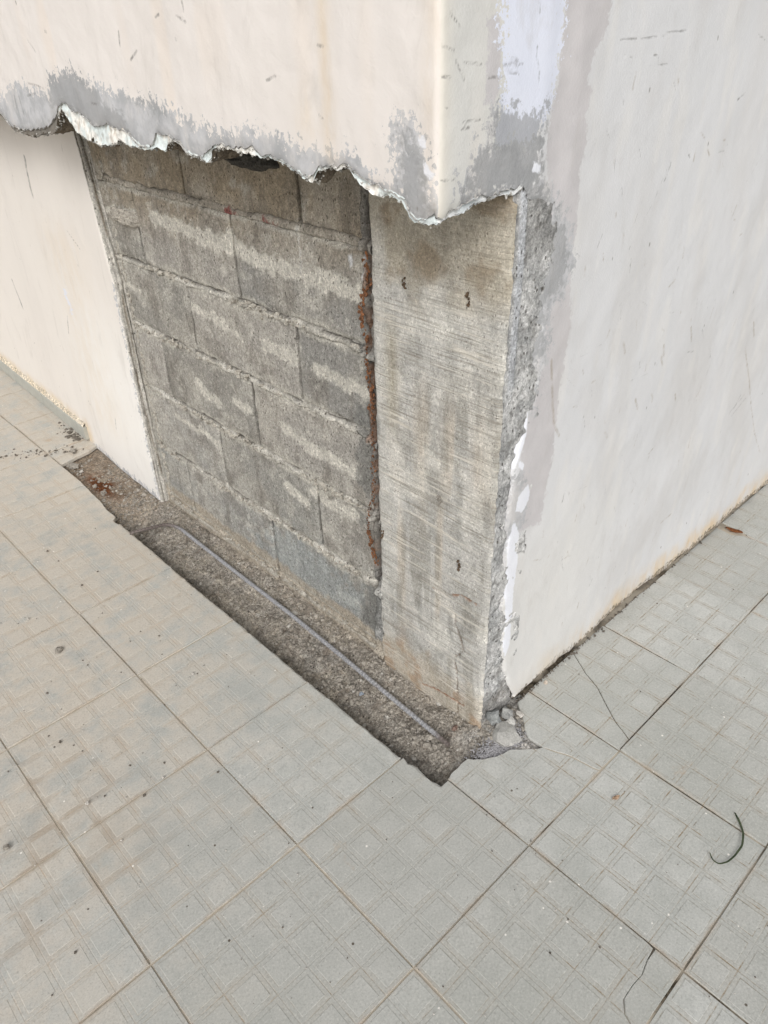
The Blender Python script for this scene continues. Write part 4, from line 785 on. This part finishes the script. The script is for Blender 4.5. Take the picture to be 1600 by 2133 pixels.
def tile_geo(polys, rim=False):
    """polys: closed outlines (local 0..1), returns verts/faces with bevelled rim, thickness and raised pads"""
    V = []; F = []
    for poly in polys:
        a = sum(poly[i][0]*poly[(i+1) % len(poly)][1]-poly[(i+1) % len(poly)][0]*poly[i][1] for i in range(len(poly)))
        if a < 0: poly = poly[::-1]
        n = len(poly); b = len(V); cx = sum(p[0] for p in poly)/n; cy = sum(p[1] for p in poly)/n
        # inner ring offset for the bevel
        inner = []
        for i in range(n):
            p0, p1, p2 = poly[i-1], poly[i], poly[(i+1) % n]
            e1 = Vector((p1[0]-p0[0], p1[1]-p0[1])).normalized(); e2 = Vector((p2[0]-p1[0], p2[1]-p1[1])).normalized()
            nn_ = Vector((-(e1.y+e2.y), e1.x+e2.x)); nn_ = nn_.normalized() if nn_.length > 1e-6 else Vector((0, 0))
            onb = min(p1[0], 1-p1[0], p1[1], 1-p1[1]) < 0.02 or abs(p1[1]-0.762) < 0.02
            bw_ = 0.004 if onb or not rim else 0.010+0.012*random.Random(int(p1[0]*9999)).random()
            inner.append((p1[0]+nn_.x*bw_, p1[1]+nn_.y*bw_))
        V += [(x, y, -0.006 if not rim else -0.009) for x, y in poly]+[(x, y, 0) for x, y in inner]+[(x, y, -0.040) for x, y in poly]
        F.append([b+n+i for i in range(n)])
        for i in range(n):
            j = (i+1) % n; F.append([b+i, b+j, b+n+j, b+n+i]); F.append([b+2*n+i, b+2*n+j, b+j, b+i])
        for i in range(5):
            for j in range(5):
                x0_, y0_2, x1_, y1_ = i/5+.027, j/5+.027, (i+1)/5-.027, (j+1)/5-.027
                if not all(inpoly(px, py, inner) for px, py in ((x0_-.005, y0_2-.005), (x1_+.005, y0_2-.005), (x1_+.005, y1_+.005), (x0_-.005, y1_+.005))): continue
                # no pad across a cut line
                m_ = len(V); h = 0.0012
                V += [(x0_, y0_2, .0001), (x1_, y0_2, .0001), (x1_, y1_, .0001), (x0_, y1_, .0001), (x0_+.003, y0_2+.003, h), (x1_-.003, y0_2+.003, h), (x1_-.003, y1_-.003, h), (x0_+.003, y1_-.003, h)]
                F += [[m_, m_+1, m_+5, m_+4], [m_+1, m_+2, m_+6, m_+5], [m_+2, m_+3, m_+7, m_+6], [m_+3, m_, m_+4, m_+7], [m_+4, m_+5, m_+6, m_+7]]
    return V, F
def mk_mesh(name, V, F):
    me = bpy.data.meshes.new(name); me.from_pydata([[c*T for c in v] for v in V], [], F); me.materials.append(TILE); return me
g = 0.0045
SQ = [(g, g), (1-g, g), (1-g, 1-g), (g, 1-g)]
shared = mk_mesh('floor_tile', *tile_geo([SQ]))
def curve(p, rev=False): return p[::-1] if rev else p
special = {}
# tiles along the straight cut edge of the trench
def edge_x(y):
    p = sorted([(b, a) for a, b in tredge]); return float(np.interp(y, [q[0] for q in p], [q[1] for q in p]))
for j in range(1, 6):
    pts = [(g, g)] + [(min(edge_x(j+t), 1-g) if not (j == 5) else min(edge_x(j+t), 1-g), max(g, min(1-g, t))) for t in np.linspace(0, 1, 34)] + [(g, 1-g)]
    if j == 1: pts[1] = (0.900, g)
    special[(0, j)] = [pts]
def ex6(y): return min(edge_x(y), 1-g)
special[(0, 6)] = [[(g, g)]+[(ex6(6+t), max(g, min(1-g, t))) for t in np.linspace(0, .6, 18)]+[(1-g, 0.66), (1-g, 1-g), (g, 1-g)]]
far = [(x-1, y-6) for x, y in trfar]; far = [p for p in far if p[0] < 0.62]
special[(1, 6)] = [[(g, 0.63)]+[p for p in far if p[0] > g]+[(0.62, 1-g), (g, 1-g)]]
# tiles round the broken corner; notch outline in world plan
nL = [(x, y) for x, y in notch if x < 0.985 and y > 0.5][:]
i1 = max(i for i, p in enumerate(notch) if p[0] < 1-g)
part0 = notch[:i1+1]
special[(0, 0)] = [[(g, g), (1-g, g), (1-g, part0[-1][1])]+[(x, min(y, 1-g)) for x, y in part0[::-1]]+[(g, 1-g)]]
part1 = [(x-1, y) for x, y in notch[i1+1:]]
crA = [(x-1, y) for x, y in TR['crack2']]
kmin = min(range(len(part1)), key=lambda i: math.hypot(part1[i][0]-crA[0][0], part1[i][1]-crA[0][1]))
lo = part1[:kmin+1]; hi = part1[kmin:]
cr = jag([part1[kmin]]+crA[1:-1]+[(0.768, g)], 0.003, 8, step=0.04)
pA = [(g, g)]+[(x-0.003, y) for x, y in cr[::-1]][:1]+[(x-0.003, y-0.002) for x, y in cr[::-1][1:-1]]+lo[::-1]+[(g, lo[0][1])]
pB = [(x+0.003, y) for x, y in cr[1:]][::-1]
pB = [(1-g, g), (1-g, 0.765)]+[p for p in hi[::-1] if p[1] < 0.765]+[(x+0.003, y+0.002) for x, y in cr[1:]]
special[(1, 0)] = [pA, pB]
# row along the right wall: cut short of the plaster
CUTY = 0.768
r = random.Random(4)
def short(i): return [(g, g), (1-g, g)]+[(x, CUTY-g+r.uniform(-.006, .006)) for x in np.linspace(1-g, g, 14)]
for i in range(3, 9): special[(i, 0)] = [short(i)]
# tile (2,0) is cracked twice
c1 = [(x-2, y) for x, y in TR['crack1']]; c1 = jag([(c1[0][0]+.03, CUTY)]+c1[1:-1]+[(0.20, 0.15), (0.13, g)], 0.002, 5, step=0.06)
special[(2, 0)] = [[(g, g)]+[(x-.003, y) for x, y in c1[::-1]]+[(g, CUTY)], [(1-g, g), (1-g, CUTY)]+[(x+.003, y) for x, y in c1]]
# chipped corner near the wall further along
special[(4, 0)] = [[(g, g), (1-g, g), (1-g, 0.52), (0.955, 0.565), (0.925, 0.61), (0.945, CUTY-g)]+[(x, CUTY-g) for x in np.linspace(0.9, g, 8)]]
special[(5, 0)] = [[(g, g), (1-g, g), (1-g, CUTY-g), (0.06, CUTY-g), (0.035, 0.51), (g, 0.50)]]
# cracked tile at the lower right
c3 = [(x, y+1) for x, y in TR['crack3']]; c4 = [(x, y+1) for x, y in TR['crack4']]
c3 = jag([(0.99, 0.165)]+c3[1:]+[(0.56, g)], 0.002, 6, step=0.05)
sp0m1 = [[(g, g)]+[(x-.002, y) for x, y in c3[::-1]]+[(1-g, 0.2), (1-g, 1-g), (g, 1-g)], [(1-g, g), (1-g, 0.155)]+[(x+.002, y-.001) for x, y in c3[1:]]]
special[(0, -1)] = sp0m1
r = random.Random(21)
full = [(i, j) for i in range(-4, 9) for j in range(-4, 12) if not (i >= 2 and j >= 1) and not (i >= 1 and 1 <= j < 6) and not (i == 1 and j == 6) or (i, j) in special]
for (i, j) in sorted(set(full) | set(special)):
    if abs(i-2)+abs(j-2) > 14: continue
    me = mk_mesh('floor_tile', *tile_geo(special[(i, j)], rim=(i, j) in ((0, 0), (0, 1), (0, 2), (0, 3), (0, 4)))) if (i, j) in special else shared
    o = bpy.data.objects.new('floor_tile', me); COL.objects.link(o); o.parent = floor
    low_ = -0.010 if (i, j) in ((-1, 1), (0, 1)) else 0
    o.location = (i*T, j*T, (r.uniform(-.005, .005))*T); o.rotation_euler = (r.uniform(-.006, .006), r.uniform(-.006, .006), r.uniform(-.003, .003))
    if (i, j) == (2, 0): o['label'] = 'floor tile cracked across beside the right wall'
    if (i, j) == (0, -1): o['label'] = 'floor tile with a curved crack'
    if (i, j) == (0, 0): o['label'] = 'floor tile with its corner broken away at the end of the trench'

# trench bed
def bed_z(x, y):
    z = -0.185+0.115*sstep(0.98, 1.50, x)
    z = np.where(y > 4.9, z+(-0.060-z)*sstep(4.9, 5.6, y), z)
    near_ = sstep(1.35, 0.75, y); z = z+(-0.075-z)*near_*sstep(0.95, 1.25, x)
    rub = sstep(1.30, 1.60, x)*sstep(1.1, 0.8, y); z = z+(-0.022-z)*rub
    n1 = fbm(x, y, 3, 4, 81)-.5; n2_ = fbm(x, y, 15, 4, 82)-.5; n3 = fbm(x, y, 60, 3, 83)-.5
    z = z-0.032*np.exp(-((x-1.285)/0.08)**2)*(y < 4.75)
    amp = np.where(y > 4.9, 0.45, 1.0)*(1-0.5*rub)
    return z+(n1*0.07+n2_*0.045+n3*0.022)*amp
xg = np.arange(0.84, 1.62, 0.011); yg = np.arange(0.36, 6.92, 0.012)
Xt, Yt = np.meshgrid(xg, yg); Zt = bed_z(Xt, Yt); Zt = np.where(Xt < 0.86, -0.05, Zt)
ct = mixc(np.zeros(Xt.shape+(3,))+lin(150, 144, 135), sstep(.4, .65, fbm(Xt, Yt, 5, 4, 84)), lin(168, 162, 153))
ct = mixc(ct, sstep(.55, .75, fbm(Xt, Yt, 14, 4, 85))*0.6, lin(120, 108, 95)); ct = mixc(ct, sstep(.56, .7, fbm(Xt, Yt, 11, 3, 86))*0.7, lin(182, 173, 160)); ct = mixc(ct, sstep(.55, .7, fbm(Xt, Yt, 30, 3, 186))*0.5, lin(98, 88, 78))
ct = mixc(ct, sstep(1.38, 1.50, Xt+(fbm(Xt, Yt, 6, 3, 87)-.5)*.2)*0.6, lin(164, 155, 143))
ru = np.exp(-((Yt-5.95)/0.30)**2-((Xt-1.16)/0.11)**2)*sstep(.3, .6, fbm(Xt, Yt, 9, 4, 88)); 
ct = mixc(ct, sstep(4.9, 5.4, Yt)*0.55, lin(132, 112, 90)); ct = mixc(ct, sstep(.5, .62, fbm(Xt, Yt, 4, 4, 188))*0.35, lin(178, 168, 152)); ct = mixc(ct, np.clip(ru*1.6, 0, 1), lin(104, 66, 42)); gc = sstep(1.30, 1.42, Xt)*sstep(0.95, 0.8, Yt); ct = mixc(ct, gc*0.8, lin(172, 168, 162))
sheet('trench_soil', stk([Xt, Yt, Zt], -1), SOIL, flip=False, col=ct, kind='structure')
xg = np.arange(1.60, 2.02, 0.011); yg = np.arange(0.36, 0.92, 0.011); X2, Y2 = np.meshgrid(xg, yg)
Z2 = -0.030+(fbm(X2, Y2, 15, 4, 82)-.5)*0.03+(fbm(X2, Y2, 60, 3, 83)-.5)*0.015
sheet('corner_mortar_bed', stk([X2, Y2, Z2], -1), SOIL, flip=False, col=np.zeros(X2.shape+(3,))+lin(164, 160, 154), kind='structure')

# loose rubble in the trench
r = random.Random(31); it = []; itp = []
for k in range(11000):
    y = r.uniform(0.62, 6.6) if r.random() < .8 else r.uniform(.62, 2.0); x = r.uniform(0.90, 1.50)
    if y < .95 and x < .93: continue
    if y > 5.5 and r.random() < .6: continue
    cl_ = fbm(np.array([x]), np.array([y]), 6, 3, 95)[0]
    if r.random() > sstep(.32, .68, np.array([cl_]))[0]+0.08: continue
    s = min(0.026, 0.0032+r.expovariate(1/0.0042)); z = float(bed_z(np.array([x]), np.array([y]))[0])
    (itp if r.random() < .035 else it).append((x, y, z+s*.3, s*r.uniform(.8, 1.3), s*r.uniform(.8, 1.3), s*.75))
for k in range(260):                                                    # crumbs at the broken corner
    x = r.uniform(1.33, 1.80); y = r.gauss(0.70, 0.07)
    if y > .8 or (x > 1.62 and y < .45): continue
    s = min(.02, 0.004+r.expovariate(1/0.005)); z = float(bed_z(np.array([x]), np.array([y]))[0]) if x < 1.6 else -.02
    it.append((x, y, z+s*.4, s, s, s*.7))
for k in range(190):
    x = r.uniform(0.95, 1.49); y = r.uniform(0.7, 5.4); s = min(.034, .010+r.expovariate(1/.006)); z = float(bed_z(np.array([x]), np.array([y]))[0]); it.append((x, y, z+s*.3, s*r.uniform(.8, 1.3), s*r.uniform(.7, 1.1), s*.6))
its = []
for k in range(2600):
    x = r.gauss(1.42, .14); y = r.gauss(.60, .05)
    if y > .74 or x < 1.05 or x > 1.72: continue
    s = .0025+r.expovariate(1/.002); s = min(s, .008); z = float(bed_z(np.array([x]), np.array([y]))[0]) if x < 1.6 else -.02
    its.append((x, y, max(z, -.03)+s*.4, s, s, s*.7))
lumps('pale_sand', its, flat_material('sand_grain', lin(132, 130, 132), lin(204, 202, 204), 200), kind='stuff', seed=12)
lumps('loose_rubble', it, flat_material('rubble_stone', lin(108, 102, 94), lin(184, 177, 166), 45), kind='stuff')
lumps('pale_rubble', itp, PALE, kind='stuff', seed=4)
# grit on the tiles and along the foot of the walls
r = random.Random(41); it = []; itw = []
for k in range(900):
    x = r.uniform(-2, .86); y = r.uniform(-1.5, 6.5)
    if r.random() > 0.15+0.85*math.exp(-((x+.1)**2)/.9-((y-3.2)**2)/2.2): continue
    s = min(.012, .0018+r.expovariate(1/.0022)); (itw if r.random() < .25 else it).append((x, y, .004+s*.5, s, s, s*.7))
for k in range(420):
    x = r.uniform(-2, 4.2); y = r.uniform(-2, .72); s = .0015+r.expovariate(1/.0015); s = min(s, .007); (itw if r.random() < .5 else it).append((x, y, .004+s*.5, s, s, s*.6))
for k in range(170):
    x = 1.84+abs(r.gauss(0, 1.3)); y = .766-abs(r.gauss(0, .014)); s = .002+r.expovariate(1/.003); s = min(s, .011); it.append((x, y, .004+s*.3, s*1.4, s, s*.7))
for k in range(150):
    x = r.uniform(-.2, 1.35); y = 6.78+r.gauss(0, .07)+(1.3-x)*.75; s = .003+r.expovariate(1/.005); s = min(s, .018); it.append((x, y, .004+s*.3, s*1.3, s, s*.6))
for k in range(90):
    x = 1.42+r.gauss(0, .04); y = 7.0+abs(r.gauss(0, .3)); s = min(.025, .004+r.expovariate(1/.007)); it.append((min(x, 1.47), y, .004+s*.3, s, s, s*.7))
lumps('floor_grit', it, flat_material('dark_grit', lin(84, 78, 70), lin(140, 132, 122), 200), kind='stuff', seed=6)
lumps('white_grit', itw, PALE, kind='stuff', seed=7)

# ------------------------------------------------------------------ loose reinforcing bar with ribs
def bar():
    pts = [(0.879, 4.757, 0.022), (1.013, 4.717, 0.02), (1.134, 4.704, 0.0), (1.212, 4.704, -0.015), (1.262, 4.683, -0.03), (1.3, 4.632, -0.042), (1.321, 4.531, -0.05), (1.319, 4.263, -0.055), (1.316, 3.524, -0.06), (1.314, 2.801, -0.06), (1.294, 2.144, -0.06), (1.272, 1.562, -0.06), (1.256, 1.192, -0.055), (1.242, 0.874, -0.05)]
    P = np.array(pts); d = np.concatenate([[0], np.cumsum(np.linalg.norm(np.diff(P, axis=0), axis=1))]); L = d[-1]
    step = 0.0085; s = np.arange(0, L, step); C_ = stk([np.interp(s, d, P[:, k]) for k in range(3)], -1)
    for _ in range(6): C_[1:-1] = (C_[:-2]+C_[1:-1]*2+C_[2:])/4
    C_[:, 2] = np.maximum(C_[:, 2], bed_z(C_[:, 0], C_[:, 1])*0.0+C_[:, 2])
    Tn = np.gradient(C_, axis=0); Tn /= np.linalg.norm(Tn, axis=1)[:, None]; up = np.array([0, 0, 1.]); Sd = np.cross(Tn, up); Sd /= np.linalg.norm(Sd, axis=1)[:, None]; Up = np.cross(Sd, Tn)
    nr = 10; V = []; 
    for i in range(len(s)):
        for k in range(nr):
            a = 2*math.pi*k/nr; rib = 1.20 if (i+(k >= nr//2)*1) % 4 < 1.5 else 1.0
            if k in (0, nr//2): rib = 1.18
            rr = 0.0160*rib; V.append(C_[i]+Sd[i]*math.cos(a)*rr+Up[i]*math.sin(a)*rr)
    F = []
    for i in range(len(s)-1):
        for k in range(nr): F.append([i*nr+k, i*nr+(k+1) % nr, (i+1)*nr+(k+1) % nr, (i+1)*nr+k])
    F.append([k for k in range(nr)][::-1]); F.append([(len(s)-1)*nr+k for k in range(nr)])
    m = N('steel_bar', 0.6, 0.4); p = m.pos; n1 = m.noise(p, 40, 4, .6); n2_ = m.noise(p, 300, 4, .7); _, y, _ = m.sep(p)
    c_ = m.mix(m.map(n2_, .35, .65), lin(126, 126, 127), lin(176, 176, 179))
    rustf = m.math('MAXIMUM', m.map(y, 4.45*T, 4.7*T), m.map(y, 1.05*T, 0.93*T)); rustf = m.math('MAXIMUM', rustf, m.map(n1, .62, .72))
    c_ = m.mix(m.math('MULTIPLY', rustf, 0.8), c_, m.mix(n2_, lin(62, 54, 50), lin(118, 100, 88))); m.b.inputs['Metallic'].default_value = 0.15
    return mesh_obj('reinforcing_bar', V, F, m.done(c_, m.bump(n2_, .001, .6)), label='ribbed steel reinforcing bar with a bent end lying along the trench', cat='rebar')
bar()

# ------------------------------------------------------------------ single loose pieces
def stone(name, x, y, z, a, b, c, mat, label, cat, seed, **k):
    return lumps(name, [(0, 0, 0, a, b, c)], mat, seed=seed, sub=2, label=label, cat=cat, **k)
def place(o, x, y, z): o.location = (x*T, y*T, z*T); return o
def zb(x, y): return float(bed_z(np.array([x]), np.array([y]))[0])
P_ = TR['peb']
place(stone('pebble', 0, 0, 0, .030, .026, .026, STONE, 'crumb of grey mortar alone on the dusty tiles, left of the trench', 'pebble', 1), *P_[0], .022)
place(stone('pebble', 0, 0, 0, .022, .018, .015, STONE, 'small grey pebble near the left edge of the photo', 'pebble', 2), *P_[1], .016)
place(stone('pebble', 0, 0, 0, .014, .013, .011, PALE, 'tiny pale pebble on the lower left tiles', 'pebble', 3), *P_[2], .012)
place(stone('cement_lump', 0, 0, 0, .105, .090, .050, raw_material('cement_lump', 1, .004, .5) if False else flat_material('cement', lin(164, 162, 156), lin(192, 190, 185), 70), 'rounded cement lump at the foot of the column corner', 'rubble', 4), P_[4][0]+.02, P_[4][1]-.02, -.018)
place(stone('plaster_chip', 0, 0, 0, .034, .020, .010, PALE, 'white plaster chip lying on the tile beside the cement lump', 'rubble', 5), *P_[5], .012)
place(stone('plaster_chip', 0, 0, 0, .038, .030, .014, flat_material('chip_grey', lin(184, 182, 176), lin(208, 206, 200), 90), 'flat grey-white plaster chip touching the cement lump', 'rubble', 6), *P_[6], .014)
place(stone('stone', 0, 0, 0, .024, .022, .018, flat_material('reddish_stone', lin(104, 84, 76), lin(140, 120, 108), 90), 'reddish brown stone beside the near end of the steel bar', 'stone', 7), 1.375, .94, zb(1.375, .94)+.012)
place(stone('stone', 0, 0, 0, .020, .016, .012, flat_material('bluish_stone', lin(140, 150, 162), lin(168, 176, 186), 90), 'small bluish grey stone beside the steel bar in the trench', 'stone', 8), 1.18, 1.72, zb(1.18, 1.72)+.010)
place(stone('stone', 0, 0, 0, .022, .016, .012, PALE, 'small whitish stone in the near part of the trench', 'stone', 9), 1.17, 1.42, zb(1.17, 1.42)+.010)
place(stone('stone_chip', 0, 0, 0, .075, .045, .016, STONE, 'flat grey chip lying at the far left corner of the trench', 'stone', 10), 1.10, 6.52, zb(1.1, 6.52)+.03)
place(stone('stone_chip', 0, 0, 0, .045, .030, .022, STONE, 'grey chip on the tile just beyond the far end of the trench', 'stone', 11), 1.24, 6.80, .014)
place(stone('stone', 0, 0, 0, .060, .050, .050, flat_material('grey_lump', lin(120, 122, 122), lin(160, 162, 160), 60), 'grey mortar lump wedged in the broken foot between column and right wall', 'rubble', 12), 1.60, .775, .03)
place(stone('stone', 0, 0, 0, .050, .040, .036, flat_material('grey_lump', lin(134, 134, 132), lin(172, 172, 168), 60), 'pale mortar lump under the bottom corner of the right plaster', 'rubble', 13), 1.70, .735, .02)
# brown leaf scrap
def leaf(name, x, y, L, W, rot, curl, c1, c2, label, cat='leaf', z=0.006):
    n = 12; V = []; F = []
    for i in range(n+1):
        t = i/n; w_ = W*math.sin(math.pi*min(1, t*0.95+.03))**.7*(1-.3*t)
        for k in (-1, 0, 1):
            V.append(((t-.5)*L, k*w_, curl*(k*k)*.5*W+curl*.3*L*(t-.5)**2+.002*math.sin(9*t)))
    for i in range(n):
        for k in (0, 1): F.append([i*3+k, i*3+k+1, i*3+4+k, i*3+3+k])
    o = mesh_obj(name, V, F, flat_material(name, c1, c2, 90, .7, .001), label=label, cat=cat, smooth=True)
    s_ = o.modifiers.new('thick', 'SOLIDIFY'); s_.thickness = .0004
    o.location = (x*T, y*T, z*T); o.rotation_euler = (0, 0, rot); return o
leaf('dry_leaf', P_[3][0], P_[3][1], .060, .016, -.3, .9, lin(150, 120, 96), lin(206, 178, 152), 'curled dry leaf scrap on the tiles at the right')
leaf('dry_leaf', 5.00, .62, .16, .035, 1.75, .5, lin(90, 52, 30), lin(150, 96, 58), 'brown dry leaf stuck in the chipped tile against the right wall', z=.002)
leaf('paint_flake', 2.15, .72, .045, .018, .4, .1, lin(206, 190, 172), lin(224, 212, 198), 'beige paint flake on the floor just right of the plaster corner', 'paint flake')
# green grass blade
def grass():
    C_ = np.array([(x, y) for x, y in TR['grass']]); d = np.concatenate([[0], np.cumsum(np.linalg.norm(np.diff(C_, axis=0), axis=1))]); s = np.linspace(0, d[-1], 60)
    P = stk([np.interp(s, d, C_[:, 0]), np.interp(s, d, C_[:, 1])], -1)
    for _ in range(4): P[1:-1] = (P[:-2]+2*P[1:-1]+P[2:])/4
    Tn = np.gradient(P, axis=0); Tn /= np.linalg.norm(Tn, axis=1)[:, None]; V = []; F = []
    for i in range(60):
        t = i/59; wd = .0055*(1-t)**.4*min(1, t*8+.4)+.0006; z = .010+.010*math.sin(t*5)**2
        nx, ny = -Tn[i, 1], Tn[i, 0]
        V += [(P[i, 0]+nx*wd, P[i, 1]+ny*wd, z+.003), (P[i, 0], P[i, 1], z), (P[i, 0]-nx*wd, P[i, 1]-ny*wd, z+.003)]
    for i in range(59):
        for k in (0, 1): F.append([i*3+k, i*3+k+1, i*3+4+k, i*3+3+k])
    o = mesh_obj('grass_blade', V, F, flat_material('grass_green', lin(48, 58, 42), lin(82, 90, 66), 60, .6, .0005), label='single curved green grass blade lying on the tiles at the right edge', cat='grass blade', smooth=True)
    s_ = o.modifiers.new('thick', 'SOLIDIFY'); s_.thickness = .0006
grass()
